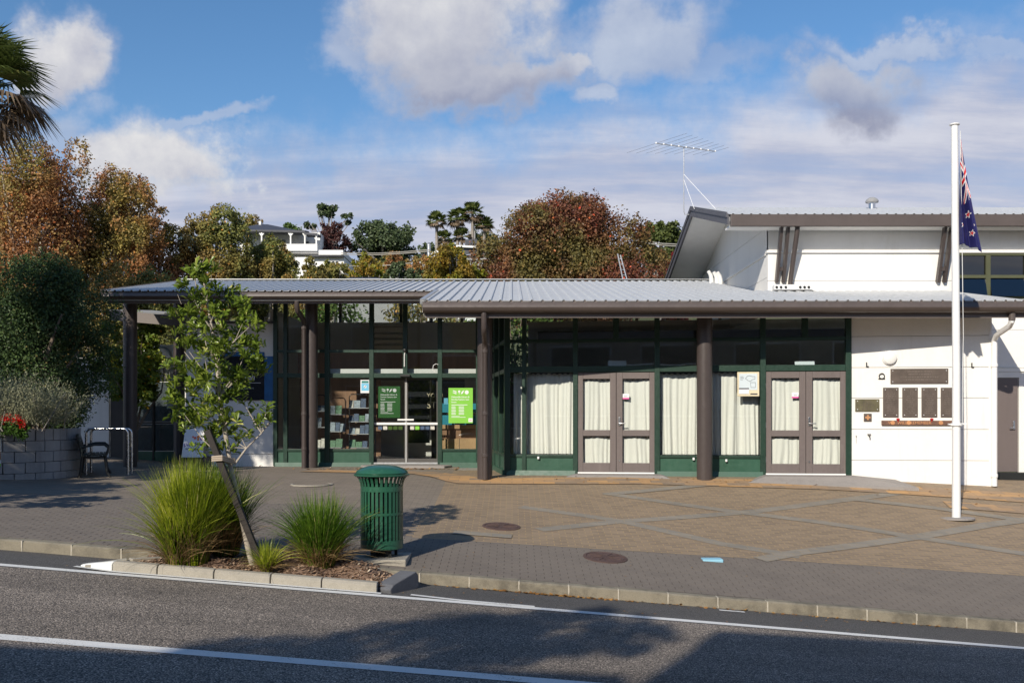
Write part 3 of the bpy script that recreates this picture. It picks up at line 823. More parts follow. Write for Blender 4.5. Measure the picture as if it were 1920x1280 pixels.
# ---- library front
LY = 24.2
def LX(x): return XX(x, LY)
Z_SILL, Z_HEAD, Z_TR, Z_MID = .43, 2.17, 2.28, 2.82
ltop = ZR(LY) - .215
mull = [(517, .10), (536, .10), (614, .12), (697, .11), (825, .11), (897, .12)]
for (x, w) in mull:
    MB().box(LX(x) - w / 2, LX(x) + w / 2, LY - .07, LY + .06, .02, ltop).build('mullion', 'green_frame', bld, bevel=.006)
MB().box(LX(760) - .055, LX(760) + .055, LY - .065, LY + .055, Z_TR, ltop).build('mullion', 'green_frame', bld, bevel=.006)
for (xa, wa), (xb, wb) in zip(mull[:-1], mull[1:]):
    a, c = LX(xa) + wa / 2, LX(xb) - wb / 2
    door = (xa == 697)
    for (z0, z1) in ((Z_HEAD, Z_TR), (Z_MID - .035, Z_MID + .035)):
        parts = [(a, c)] if (not door or z1 < 2.5) else [(a, LX(760) - .055), (LX(760) + .055, c)]
        for (p, q) in parts: MB().box(p, q, LY - .06, LY + .05, z0, z1).build('transom', 'green_frame', bld, bevel=.005)
    halves = [(a, c)] if not door else [(a, LX(760) - .055), (LX(760) + .055, c)]
    for (p, q) in halves:
        if door and p == a:      # glass louvres in the upper left light above the door
            for i in range(4):
                z = Z_MID + .06 + i * .14
                MB().add([(p, LY - .03, z), (q, LY - .03, z), (q, LY + .035, z + .125), (p, LY + .035, z + .125), (p, LY - .036, z + .003), (q, LY - .036, z + .003), (q, LY + .029, z + .128), (p, LY + .029, z + .128)],
                         [(0, 1, 2, 3), (4, 5, 6, 7), (0, 1, 5, 4), (2, 3, 7, 6)]).build('louvre_blade', 'louvre_glass', bld)
            MB().box(p, q, LY - .004, LY + .004, Z_MID + .63, ltop).build('pane', 'shop_glass', bld)
        else:
            MB().box(p, q, LY - .004, LY + .004, Z_MID + .035, ltop).build('pane', 'shop_glass', bld)
        MB().box(p, q, LY - .004, LY + .004, Z_TR, Z_MID - .035).build('pane', 'shop_glass', bld)
    if not door:
        MB().box(a, c, LY - .06, LY + .06, Z_SILL - .06, Z_SILL).build('sill', 'green_frame', bld, bevel=.006)
        MB().box(a, c, LY - .004, LY + .004, Z_SILL, Z_HEAD).build('pane', 'shop_glass', bld)
        MB().box(a, c, LY - .03, LY + .05, .10, Z_SILL - .06).build('spandrel_panel', 'green_panel', bld)
        MB().prism([(LY - .13, -.03), (LY + .05, -.03), (LY + .05, .10), (LY - .07, .10)], a - wa / 2, c + wb / 2, 'x').build('plinth', 'green_panel', bld)
# sliding door
dx0, dx1, dz0 = LX(697) + .055, LX(825) - .055, .10
xm_ = LX(761)
for (p, q) in ((dx0, xm_ - .008), (xm_ + .008, dx1)):
    f = MB()
    f.box(p, p + .035, LY + .07, LY + .11, dz0, Z_HEAD); f.box(q - .035, q, LY + .07, LY + .11, dz0, Z_HEAD)
    f.box(p + .035, q - .035, LY + .07, LY + .11, dz0, dz0 + .09); f.box(p + .035, q - .035, LY + .07, LY + .11, Z_HEAD - .05, Z_HEAD)
    leaf = f.build('sliding_door', 'interior_dark', bld)
    MB().box(p + .035, q - .035, LY + .086, LY + .094, dz0 + .09, Z_HEAD - .05).build('pane', 'shop_glass', leaf)
    MB().box(p, q, LY + .055, LY + .069, 1.02, 1.075).build('push_bar', 'white_metal', leaf)
    x = p + .09
    while x < q - .12:
        mt = random.choice(['poster_green', 'leaf_bed', 'book_c', 'book_d', 'poster_green_dimmed'])
        MB().box(x, x + .10, LY + .079, LY + .084, .90, .985).build('safety_sticker', mt, leaf); x += .125
MB().box(xm_ - .008, xm_ + .008, LY + .045, LY + .068, dz0, Z_HEAD).build('door_edge_strip', 'white_metal', bld)
MB().box(xm_ - .21, xm_ + .19, LY + .03, LY + .044, 1.125, 1.165).build('door_notice', 'white_metal', bld)
MB().box(xm_ - .13, xm_ + .12, LY - .16, LY - .061, 2.19, 2.245).build('door_sensor', 'black_iron', bld, bevel=.01)
MB().box(dx0, dx1, LY - .06, LY + .14, .06, .10).build('threshold', 'aluminium', bld)
MB().prism([(LX(680), LY - .35), (LX(700), LY - .075), (LX(822), LY - .075), (LX(850), LY - .35), (LX(838), LY - .85), (LX(690), LY - .85)], -.06, .055, 'z').build('door_ramp', 'ramp_concrete', bld, bevel=.03)
# white blind box behind the head of the glazing
MB().box(LX(616), LX(895), LY + .22, LY + .34, 2.28, 2.40).build('blind_box', 'house_white', bld)
cord = MB().tube([(LX(760), LY - .08, 2.80), (LX(759), LY - .09, 2.72), (LX(759), LY - .09, 2.44)], .012, 8); cord.build('conduit', 'white_metal', bld)
MB().lathe([(.0001, 0), (.05, .01), (.06, .05), (.05, .07)], (LX(760), LY - .1, 2.80), 16).build('camera_dome', 'black_iron', bld, smooth=True)
cb = MB().tube([(LX(817), LY - .075, 2.30), (LX(812), LY - .08, 2.36), (LX(813), LY - .08, 2.47), (LX(818), LY - .075, 2.51), (LX(822), LY - .075, 2.49)], .008, 6); cb.build('loose_cable', 'white_metal', bld)

# ---- glazed return between library and hall
RA, RB = Vector((-.10, 20.66, 0)), Vector((-.50, 24.12, 0))
RL = (RB - RA).length; rd = (RB - RA).normalized(); RM = Matrix.Translation(RA) @ Matrix.Rotation(math.atan2(rd.y, rd.x), 4, 'Z')
rp = [.05, RL * .33, RL * .66, RL - .05]
for i, c in enumerate(rp):
    MB(RM).box(c - .06, c + .06, -.06, .06, .0, ZR(20.7 + c) - .215).build('mullion', 'green_frame', bld, bevel=.006)
for a, c in zip(rp[:-1], rp[1:]):
    a += .06; c -= .06
    for (z0, z1) in ((Z_HEAD - .03, Z_HEAD + .06), (Z_MID - .04, Z_MID + .03)):
        MB(RM).box(a, c, -.05, .05, z0, z1).build('transom', 'green_frame', bld, bevel=.005)
    for (z0, z1) in ((.44, Z_HEAD - .03), (Z_HEAD + .06, Z_MID - .04), (Z_MID + .03, ZR(20.7 + a) - .22)):
        MB(RM).box(a, c, -.004, .004, z0, z1).build('pane', 'pane_glass', bld)
    MB(RM).box(a, c, -.05, .05, .38, .44).build('sill', 'green_frame', bld)
    MB(RM).box(a, c, -.03, .03, .10, .38).build('spandrel_panel', 'green_panel', bld)
MB(RM).box(0, RL, -.03, .10, -.05, .099).build('plinth', 'green_panel', bld)

# ---- hall front
htop = 3.36
HS, HH, HT, HMID = .43, 2.145, 2.27, 2.80
def hm(x0, x1, y0, y1, z0, z1, name, mat, bev=0.0, parent=bld, label=None):
    return H().box(x0, x1, y0, y1, z0, z1).build(name, mat, parent, bevel=bev, label=label)
posts = [(951, .10), (983, .085), (1079, .10), (1232, .11), (1430, .11), (1590, .11)]
for (x, w) in posts:
    hm(HU(x) - w / 2, HU(x) + w / 2, -.07, .06, .0, htop + .25, 'mullion', 'green_frame', .006)
hm(HU(1155) - .06, HU(1155) + .06, -.05, .05, HMID + .035, htop + .2, 'mullion', 'green_frame', .006)
hm(HU(1509) - .06, HU(1509) + .06, -.05, .05, HMID + .035, htop + .2, 'mullion', 'green_frame', .006)
for i, ((xa, wa), (xb, wb)) in enumerate(zip(posts[:-1], posts[1:])):
    a, c = HU(xa) + wa / 2, HU(xb) - wb / 2; is_door = i in (2, 4)
    hm(a, c, -.055, .05, HH, HT, 'transom', 'green_frame', .005)
    hm(a, c, -.05, .05, HMID - .035, HMID + .035, 'transom', 'green_frame', .005)
    hm(a, c, -.004, .004, HT, HMID - .035, 'pane', 'pane_glass')
    cells_ = [(a, c)]
    if is_door:
        m_ = HU(1155) if i == 2 else HU(1509); cells_ = [(a, m_ - .06), (m_ + .06, c)]
    for (p, q) in cells_: hm(p, q, -.004, .004, HMID + .035, htop + .2, 'pane', 'pane_glass')
    if not is_door:
        hm(a, c, -.055, .06, HS - .06, HS, 'sill', 'green_frame', .006)
        hm(a, c, -.004, .004, HS, HH, 'pane', 'pane_glass')
        hm(a, c, -.03, .05, .10, HS - .06, 'spandrel_panel', 'green_panel')
        H().prism([(-.14, -.08), (.05, -.08), (.05, .10), (-.07, .10)], a - wa / 2, c + wb / 2, 'x').build('plinth', 'green_panel', bld)
# small window latches
for (x, y) in ((1010, 858), (1300, 860), (1361, 863)):
    hm(HU(x) - .02, HU(x) + .02, -.10, -.056, HZ(x, y) - .02, HZ(x, y) + .03, 'window_catch', 'white_metal', .004)

def pleats(name, u0, u1, z0, z1, y, mat='curtain', parent=None, seed=1, amp=.022, gather=0.0):
    r = random.Random(seed); n = int((u1 - u0) / .012); nz = 14; vs = []
    ph = [r.uniform(0, 6.3) for _ in range(4)]
    for j in range(nz + 1):
        t = j / nz; z = z0 + (z1 - z0) * t
        for i in range(n + 1):
            u = u0 + (u1 - u0) * i / n
            w = u + .03 * math.sin(u * 5 + ph[0] + 1.5 * t) * (1 - t) + .022 * math.sin(u * 9.3 + ph[2]) + .010 * math.sin(u * 23 + ph[3] + t)
            d = amp * (math.sin(w * 62 + ph[1]) * .7 + math.sin(w * 37 + ph[2] + t * .8) * .6) * (.55 + .6 * (1 - t)) + .018 * math.sin(w * 11 + ph[3])
            zz = z + (.012 * math.sin(u * 55 + ph[1]) if j == nz else 0)
            vs.append(tuple(HM @ Vector((u + gather * (.5 - i / n) * math.sin(t * 3.1416) * .2, y + d, zz))))
    q = [(j * (n + 1) + i, j * (n + 1) + i + 1, (j + 1) * (n + 1) + i + 1, (j + 1) * (n + 1) + i) for j in range(nz) for i in range(n)]
    o = raw_mesh(name, np.array(vs), np.array(q), mat, parent, smooth=True)
    return o
cur_grp = 'white curtains behind the hall windows'
tag(pleats('curtain', HU(961), HU(981), .44, 2.13, .16, seed=2), 'narrow white pleated curtain in the hall corner window', 'curtain', cur_grp)
tag(pleats('curtain', HU(986), HU(1077), .44, 2.12, .16, seed=3), 'white pleated curtain left of the first hall double door', 'curtain', cur_grp)
tag(pleats('curtain', HU(1237), HU(1345), .44, 2.11, .16, seed=4), 'white pleated curtain behind the round brown column', 'curtain', cur_grp)
tag(pleats('curtain', HU(1338), HU(1382), .44, 2.12, .13, seed=5), 'white pleated curtain beside the cream notice case', 'curtain', cur_grp)
tag(pleats('curtain', HU(1382), HU(1424), .44, 1.72, .18, seed=6), 'short white curtain below the cream notice case', 'curtain', cur_grp)

# double doors
def double_door(xa, xm, xb, seed):
    u = [HU(xa), HU(xm) - .004, HU(xm) + .004, HU(xb)]
    for k_, (p, q) in enumerate(((u[0], u[1]), (u[2], u[3]))):
        f = H(); st = .125; z0, z1 = .075, HH - .012; y0, y1 = -.035, .02
        f.box(p, p + st, y0, y1, z0, z1).box(q - st, q, y0, y1, z0, z1)
        f.box(p + st, q - st, y0 + .002, y1 - .002, z1 - .13, z1).box(p + st, q - st, y0 + .002, y1 - .002, z0, z0 + .19).box(p + st, q - st, y0 + .002, y1 - .002, .82, .945)
        leaf = f.build('door_leaf', 'door_paint', bld, bevel=.006)
        for (za, zb) in ((z0 + .19, .82), (.945, z1 - .13)):
            H().box(p + st, q - st, -.012, -.004, za, zb).build('pane', 'pane_glass', leaf)
            pleats('curtain', p + st - .02, q - st + .02, za - .03, zb - .015, .07, parent=leaf, seed=seed * 10 + k_ * 3 + int(za * 3), amp=.014)
        hs = p if k_ == 0 else q
        for z in (.35, 1.05, 1.85):
            H().box(hs - .018, hs + .018, -.052, -.036, z - .06, z + .06).build('hinge', 'white_metal', leaf, bevel=.003)
        if k_ == 1:
            hx = p + .062
            hd = H().box(hx - .022, hx + .022, -.052, -.036, 1.03, 1.21).build('handle', 'steel', leaf, bevel=.008)
            H().tube([(hx, -.055, 1.09), (hx, -.095, 1.085), (hx + .035, -.10, 1.082), (hx + .125, -.098, 1.082)], .011, 10).build('lever', 'steel', hd, smooth=True)
            H().tube([(hx, -.034, .31), (hx, -.044, .31)], .018, 14).build('floor_bolt', 'steel', leaf)
    H().box(u[0] - .02, u[3] + .02, -.06, .05, .045, .073).build('threshold', 'white_metal', bld)
double_door(1082, 1155.5, 1229, 3)
double_door(1434, 1510.5, 1587, 7)
for (xa, xb, xl_, xr_) in ((1082, 1229, 1030, 1285), (1434, 1589, 1385, 1700)):
    H().add([(HU(xa) - .02, -.062, .043), (HU(xb) + .1, -.062, .043), (HU(xr_ - 25), -.14, -.03), (HU(xr_), -.85, -.14), (HU(xl_), -.85, -.10), (HU(xl_ + 25), -.14, -.03),
             (HU(xa) - .05, -.50, .035), (HU(xb) + .13, -.50, .035), (HU(xl_), -.85, -.35), (HU(xr_), -.85, -.40)],
            [(0, 1, 7, 6), (1, 2, 3, 7), (6, 7, 3, 4), (5, 0, 6, 4), (4, 3, 9, 8)]).build('door_ramp', 'ramp_concrete', bld)

# white panelled wall with the memorial plaques
wu0, wu1 = HU(1594.5), HU(1854)
wz = [-.25, HZ(1700, 862.5), HZ(1700, 804.5), HZ(1700, 746), HZ(1700, 688.5), HZ(1700, 630), 3.34]
hm(wu0 + .01, wu1 - .01, .012, .20, -.3, 3.42, 'wall_core', 'wall_joint')
for z0, z1 in zip(wz[:-1], wz[1:]):
    hm(wu0, wu1, -.018, .011, z0 + .004, z1 - .004, 'wall_panel', 'white_wall', .004)
hm(wu1 - .001, wu1 + .05, -.024, .35, -.3, 3.4, 'corner_board', 'white_wall', .004)
# end wall going back to the recessed side door
Pq = HM @ Vector((wu1, 0, 0)); SY = 20.85
MB().box(Pq.x - .1, Pq.x + .04, Pq.y + .05, SY, -.3, 3.38).build('return_wall', 'white_wall', bld)
sx0 = Pq.x + .04; sd0, sd1 = XX(1868, SY), XX(1908, SY)
for (a, c, z0, z1) in ((sx0, sd0 - .03, -.3, 2.16), (sd1 + .03, 13, -.3, 2.16), (sx0, 13, 2.26, 3.05), (sx0, 13, 3.055, 3.7)):
    MB().box(a, c, SY, SY + .12, z0, z1).build('wall_panel', 'white_wall', bld, bevel=.003)
MB().box(sx0, 13, SY - .03, SY + .1, 2.17, 2.25).build('trim_board', 'white_wall', bld)
sdoor = MB().box(sd0, sd1, SY - .01, SY + .05, .06, 2.04).build('side_door', 'door_paint', bld, bevel=.004)
MB().box(sd0 - .03, sd1 + .03, SY - .02, SY + .06, 2.045, 2.165).build('door_head', 'white_wall', bld)
hd = MB().box(sd1 - .11, sd1 - .065, SY - .03, SY - .011, .95, 1.13).build('handle', 'steel', sdoor, bevel=.006)
MB().tube([(sd1 - .09, SY - .03, .99), (sd1 - .09, SY - .07, .985), (sd1 - .20, SY - .075, .985)], .011, 10).build('lever', 'steel', hd)
MB().box(sd0 - .05, 13, SY - .25, SY - .005, -.25, .05).build('door_step', 'black_iron', bld)
# white downpipe at the hall corner
dpx = XX(1862, 19.55)
dp = MB().tube([(XX(1893, 18.95), 18.86, 3.16), (XX(1893, 18.95), 18.87, 3.04), (XX(1888, 19.1), 19.0, 2.96), (XX(1866, 19.4), 19.35, 2.82), (dpx, 19.5, 2.74), (dpx, 19.5, 2.6), (dpx, 19.5, -.15)], .055, 16)
dp = dp.build('downpipe', 'white_metal', bld, smooth=True, label='white plastic downpipe at the hall corner')
MB().tube([(XX(1893, 18.95), 18.86, 3.26), (XX(1893, 18.95), 18.86, 3.06)], .062, 16).build('outlet', 'brown_gutter', dp)
for z in (.02, 2.2): MB().lathe([(.060, z), (.066, z + .01), (.066, z + .06), (.06, z + .07)], (dpx, 19.5, 0), 16).build('collar', 'white_metal', dp)

# interior shells (plain rooms seen through the glass)
fl = hm(-.2, wu1, .10, 6.4, -.02, .04, 'hall_floor', 'interior_floor')
hm(-.3, wu1, 6.2, 6.35, 0.041, 3.80, 'hall_back_wall', 'interior_wall')
for i in range(9): hm(.4 + i * 1.1, .48 + i * 1.1, 6.22, 6.32, 3.801, 4.6, 'clerestory_mullion', 'green_frame')
hm(-.3, wu1, 6.24, 6.25, 3.80, 4.5, 'clerestory_pane', 'pane_glass')
hm(wu1 - .12, wu1 - .02, .21, 6.2, .041, 3.5, 'hall_side_wall', 'interior_wall')
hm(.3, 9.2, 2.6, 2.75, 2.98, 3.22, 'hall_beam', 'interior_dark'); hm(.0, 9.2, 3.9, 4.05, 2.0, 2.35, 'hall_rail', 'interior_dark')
MB().box(-5.9, -.5, LY + .15, 27.7, -.02, .045).build('library_floor', 'interior_floor', bld)
MB().box(-5.9, -.5, 27.6, 27.75, .046, 3.85).build('library_back_wall', 'interior_wall', bld)
MB().box(-.56, -.46, 24.2, 27.6, .046, 4.1).build('party_wall', 'interior_wall', bld)
MB().box(-5.95, -5.85, LY + .1, 27.6, -.05, 3.85).build('library_side_wall', 'interior_wall', bld)
for i in range(7): MB().box(-5.7 + i * .85, -5.62 + i * .85, 27.62, 27.72, 3.851, 4.75).build('clerestory_mullion', 'green_frame', bld)
MB().box(-5.9, -.5, 27.66, 27.67, 3.85, 4.75).build('clerestory_pane', 'pane_glass', bld)
MB().box(LX(540), LX(700), 25.55, 25.62, .046, 2.80).build('partition', 'wood_brown', bld)
MB().box(LX(538), LX(897), 25.45, 25.53, 2.26, 2.86).build('bulkhead', 'wood_brown', bld)
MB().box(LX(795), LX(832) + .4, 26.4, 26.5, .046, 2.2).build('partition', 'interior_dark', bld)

# low sign wall under the left canopy
WX0, WX1 = XX(348, 24.2), LX(517) - .055
for (z0, z1) in ((-.1, .295), (.305, 3.50)):
    MB().box(WX0, WX1, 24.22, 24.38, z0, z1).build('sign_wall', 'white_wall', bld, bevel=.004)
MB().box(WX0 - .03, WX1, 24.18, 24.42, 3.501, 3.56).build('wall_cap', 'barge_slate', bld)

# ------------------------------------------------------------------ upper hall block behind
UYF, UX0 = 22.4, 5.81
up = thing('hall_clerestory', 'tall white hall block with low gabled roof rising behind the canopy', 'building', (8, 23, 3.9))
zb = [3.6, 4.30, 4.93]
for z0, z1 in zip(zb[:-1], zb[1:]):
    MB().box(UX0, XX(1786, UYF), UYF, UYF + .1, z0 + .004, z1 - .004).build('wall_panel', 'white_wall', up, bevel=.003)
MB().box(UX0 + .03, 14, UYF + .06, UYF + .2, 4.95, 5.50).build('wall_panel', 'white_wall', up)
MB().box(UX0 - .03, 14, UYF - .05, UYF + .12, 4.93, 4.99).build('wall_ledge', 'white_wall', up)
MB().box(UX0 - .03, UX0 + .06, UYF + .121, 31, 4.90, 4.96).build('wall_ledge', 'white_wall', up)
# gable end wall in horizontal panels cut to the roof line
def uroof(Y): return 5.725 + .2416 * (Y - 21.95) if Y < 26.4 else 6.80 - .30 * (Y - 26.4)
for (z0, z1) in ((3.6, 4.38), (4.388, 4.895), (4.965, 5.54), (5.548, 6.6)):
    ys2 = [y for y in lin(UYF + .1, 31, 60) if uroof(y) - .15 > z0 + .02]
    poly = [(ys2[0], z0), (ys2[-1], z0)] + [(y, min(z1, uroof(y) - .15)) for y in reversed(ys2)]
    MB().prism(poly, UX0 + (.03 if z0 > 4.9 else 0), UX0 + .15, 'x').build('gable_panel', 'white_wall', up)
RX0, RX1 = 4.80, 14.0
for (ya, yb) in ((21.93, 26.4), (26.4, 31.6)):
    MB().prism([(ya, uroof(ya) - .16), (yb, uroof(yb) - .16), (yb, uroof(yb) - .03), (ya, uroof(ya) - .03)], RX0 + .04, RX1, 'x').build('soffit', 'soffit', up)
    MB().prism([(ya, uroof(ya) - .235), (yb, uroof(yb) - .235), (yb, uroof(yb) + .005), (ya, uroof(ya) + .005)], RX0 - .01, RX0 + .039, 'x').build('barge_board', 'barge_slate', up)
    MB().prism([(ya, uroof(ya) - .07), (yb, uroof(yb) - .07), (yb, uroof(yb) + .045), (ya, uroof(ya) + .045)], RX0 - .035, RX0 - .011, 'x').build('barge_capping', 'barge_slate', up)
x = RX0
while x < RX1:
    roof_sheet(x, x + .8, 21.86, 26.4, up, zf=uroof, rib=.2, h=.016); x += .802
MB().box(RX0 + .041, RX1, 21.81, 21.92, 5.43, 5.69).build('fascia_gutter', 'brown_gutter', up, bevel=.008)
MB().box(RX0 + .041, RX1, 21.921, 22.4, 5.44, 5.48).build('eave_lining', 'soffit', up)
# brackets
def brace(x):
    t = MB()
    for o_ in (-.075, .075):
        t.bar((XX(x, 22.0) + o_, 22.02, 5.45), (XX(x, 22.0) + o_ - .02, 22.36, 4.26), .06, .11)
    t.bar((XX(x, 22.0) - .09, 22.28, 4.55), (XX(x, 22.0) + .07, 22.28, 4.55), .05, .09)
    t.build('eave_brace', 'brown_steel', up)
brace(1472); brace(1779)
MB().tube([(XX(1497, 21.9), 21.95, 5.5), (XX(1496, 21.9), 21.97, 5.3), (XX(1483, 22.3), 22.28, 4.42), (XX(1482, 22.3), 22.3, 4.25), (XX(1482, 22.3), 22.3, 4.10)], .055, 12).build('downpipe', 'brown_steel', up, smooth=True)
sp = MB().box(XX(1449, 22.2), XX(1521, 22.2), 22.05, 22.28, 4.055, 4.17).build('spreader_box', 'white_metal', up, bevel=.008)
for x in (1455, 1463, 1472, 1499, 1507, 1515):
    MB().tube([(XX(x, 22.1), 22.03, 4.11), (XX(x, 22.1), 22.06, 4.11)], .028, 12).build('outlet_hole', 'black_iron', sp)
for i, (x, y) in enumerate(((1334, 524), (1344, 526), (1351, 526))):
    p = at(x, y, 26.6)
    MB().tube([p + Vector((0, 0, -.2)), p + Vector((0, 0, .0)), p + Vector((-.02, 0, .12)), p + Vector((-.09, -.04, .22))], [.06, .06, .055, .045], 10).build('vent_pipe', 'white_metal', up, smooth=True)
# clerestory windows at the right
cw0 = XX(1790, UYF); wp = [cw0, XX(1852, UYF), XX(1925, UYF), XX(1995, UYF), 13.9]
for i, x in enumerate(wp): MB().box(x - .05, x + .05, UYF - .03, UYF + .09, 3.85, 4.93).build('window_post', 'olive_frame', up)
for a, c in zip(wp[:-1], wp[1:]):
    for (z0, z1) in ((4.87, 4.93), (4.36, 4.43), (3.88, 3.94)):
        MB().box(a + .05, c - .05, UYF - .025, UYF + .08, z0, z1).build('window_rail', 'olive_frame', up)
    MB().box(a + .05, c - .05, UYF + .02, UYF + .03, 4.43, 4.87).build('pane', 'dark_glass', up)
    MB().add([(a + .05, UYF - .10, 3.94), (c - .05, UYF - .10, 3.94), (c - .05, UYF + .01, 4.36), (a + .05, UYF + .01, 4.36), (a + .05, UYF - .094, 3.94), (c - .05, UYF - .094, 3.94), (c - .05, UYF + .016, 4.36), (a + .05, UYF + .016, 4.36)],
             [(0, 1, 2, 3), (4, 5, 6, 7), (0, 1, 5, 4), (2, 3, 7, 6), (1, 2, 6, 5), (0, 3, 7, 4)]).build('open_sash', 'dark_glass', up)
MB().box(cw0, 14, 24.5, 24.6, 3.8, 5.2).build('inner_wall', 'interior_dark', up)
# roof vent
vx, vy = XX(1635, 25.6), 25.6; vz = uroof(25.6)
vt = thing('roof_vent', 'small mushroom metal vent on the upper hall roof', 'roof vent', (vx, vy, vz))
MB().lathe([(.085, -.05), (.085, .14), (.12, .16), (.12, .175), (.085, .19)], (vx, vy, vz), 20).build('stack', 'steel', vt, smooth=True)
MB().lathe([(.16, .16), (.165, .20), (.13, .25), (.07, .285), (.0001, .295)], (vx, vy, vz), 20).build('cowl', 'grey_roof', vt, smooth=True)

# antenna on the gable end
ax, ay = XX(1281, 26.3), 26.2; az = ZZ(398, 26.2)
an = thing('tv_antenna', 'long yagi television antenna on a stayed mast at the gable', 'antenna', (ax, ay, az))
ztop = ZZ(277, 26.2)
MB().tube([(ax + .14, ay, az - .06), (ax + .03, ay, az - .06), (ax, ay, az + .02), (ax, ay, ztop)], .013, 10).build('mast', 'aluminium', an, smooth=True)
for (x1, y1, zt) in ((1302, 392, ZZ(337, 26.2)), (1342, 392, ZZ(327, 26.2))):
    MB().tube([(ax, ay, zt), at(x1, y1, 25.0)], .007, 6).build('stay', 'white_metal', an)
b0, b1 = at(1230, 269, 25.8), at(1341, 284, 26.6)
bo = MB().tube([b0, b1], .016, 8).build('boom', 'aluminium', an)
dirv = Vector((.62, .78, .0)).normalized()
for i in range(9):
    t = i / 8; c = b0.lerp(b1, t); hl = (.78 - .44 * t)
    el = Vector((hl * .86, -hl * 1.0, hl * .05))
    MB().tube([c - el, c + el], .0032, 6).build('element', 'barge_slate', bo)
    MB().box(c.x - .018, c.x + .018, c.y - .02, c.y + .02, c.z - .01, c.z + .028).build('clip', 'white_metal', bo)

# ------------------------------------------------------------------ plaques and fittings on the white wall
def on_wall(x0, x1, y0, y1, name, mat, label, cat, d=.025, group=None, bolts=True, off=-.018):
    u0, u1 = HU(x0), HU(x1); z1, z0 = HZ((x0 + x1) / 2, y0), HZ((x0 + x1) / 2, y1)
    t = thing(name, label, cat, tuple(HM @ Vector(((u0 + u1) / 2, off, z0))), group)
    H().box(u0, u1, off - d, off - .001, z0, z1).build('plate', mat, t, bevel=.004)
    if bolts:
        r = .018
        for (a, c) in ((u0 + .04, z0 + .04), (u1 - .04, z0 + .04), (u0 + .04, z1 - .04), (u1 - .04, z1 - .04)):
            H().tube([(a, off - d - .006, c), (a, off - d + .002, c)], r * .45, 8).build('bolt', 'sign_white', t)
    return t, u0, u1, z0, z1, off - d
def raised_rows(t, u0, u1, z0, z1, y, n, mat, seed, fill=.8):
    """worn raised lettering: short blocks standing for words too small to read"""
    r = random.Random(seed); h = (z1 - z0) / n; b = H()
    for i in range(n):
        zc = z1 - (i + .5) * h; x = u0; w_ = (u1 - u0) * r.uniform(.55, 1) * fill; x = (u0 + u1) / 2 - w_ / 2; e = x + w_
        while x < e:
            l = r.uniform(.02, .07); b.box(x, min(x + l, e), y - .004, y, zc - h * .22, zc + h * .22); x += l + .014
    kind(b.build('raised_lettering', mat, t), 'stuff')
t, u0, u1, z0, z1, y = on_wall(1669, 1777, 691, 719, 'memorial_plaque', 'bronze', 'wide bronze memorial plaque above the four name plaques', 'plaque')
raised_rows(t, u0 + .08, u1 - .08, z0 + .05, z1 - .03, y, 4, 'bronze_light', 1)
names = ['tall bronze name plaque, leftmost of the row of four', 'tall bronze name plaque, second from the left of four', 'tall bronze name plaque, third from the left of four', 'tall bronze name plaque partly hidden behind the flagpole']
for i, (xa, xb) in enumerate(((1655, 1684), (1691, 1720), (1727, 1756.5), (1763, 1793))):
    t, u0, u1, z0, z1, y = on_wall(xa, xb, 726.5, 781.5, 'name_plaque', 'bronze', names[i], 'plaque', group='bronze name plaques on the hall wall')
    raised_rows(t, u0 + .03, u1 - .03, z0 + .06, z1 - .04, y, 13, 'bronze_light', 10 + i)
t, u0, u1, z0, z1, y = on_wall(1603, 1648, 748, 771, 'memorial_plaque', 'bronze_green', 'small greenish bronze plaque beside the hall doors', 'plaque')
raised_rows(t, u0 + .05, u1 - .05, z0 + .03, z1 - .03, y, 5, 'bronze', 31)
t, u0, u1, z0, z1, y = on_wall(1619, 1633.5, 775, 789.5, 'cross_plaque', 'bronze', 'small square plaque bearing a copper cross', 'plaque', bolts=False)
cx_, cz_ = (u0 + u1) / 2, (z0 + z1) / 2
H().box(cx_ - .05, cx_ + .05, y - .006, y, cz_ - .018, cz_ + .018).box(cx_ - .018, cx_ + .018, y - .0065, y, cz_ - .05, cz_ - .0181).box(cx_ - .018, cx_ + .018, y - .0065, y, cz_ + .0181, cz_ + .05).build('cross', 'copper_disc', t)
t, u0, u1, z0, z1, y = on_wall(1652, 1800, 788, 796.5, 'remembrance_bar', 'rust', 'long rusted steel bar with copper discs under the name plaques', 'plaque', d=.05, bolts=False)
letters('WE  WILL  REMEMBER', .085, 'copper_disc', HM @ Matrix.Translation((u0 + .12, y - .001, z0 + .015)) @ UP, t, depth=.002)
for xd in (1672, 1702, 1762):
    a = HU(xd); H().tube([(a, y - .008, (z0 + z1) / 2), (a, y - .0025, (z0 + z1) / 2)], .042, 18).build('disc', 'copper_disc', t)
for i, xd in enumerate((1682, 1745)):
    p = HM @ Vector((HU(xd), -.075, z1))
    pp = thing('paper_poppy', ('red paper poppy tucked behind the rusted bar, left one', 'red paper poppy tucked behind the rusted bar, right one')[i], 'poppy', p, 'paper poppies on the plaque bar')
    MB().lathe([(.006, -.03), (.010, .0), (.034, .02), (.036, .035), (.012, .045)], p, 10).build('petals', 'poppy_red', pp, smooth=True)
    MB().lathe([(.0001, .046), (.008, .05), (.0001, .055)], p, 8).build('centre', 'black_iron', pp)
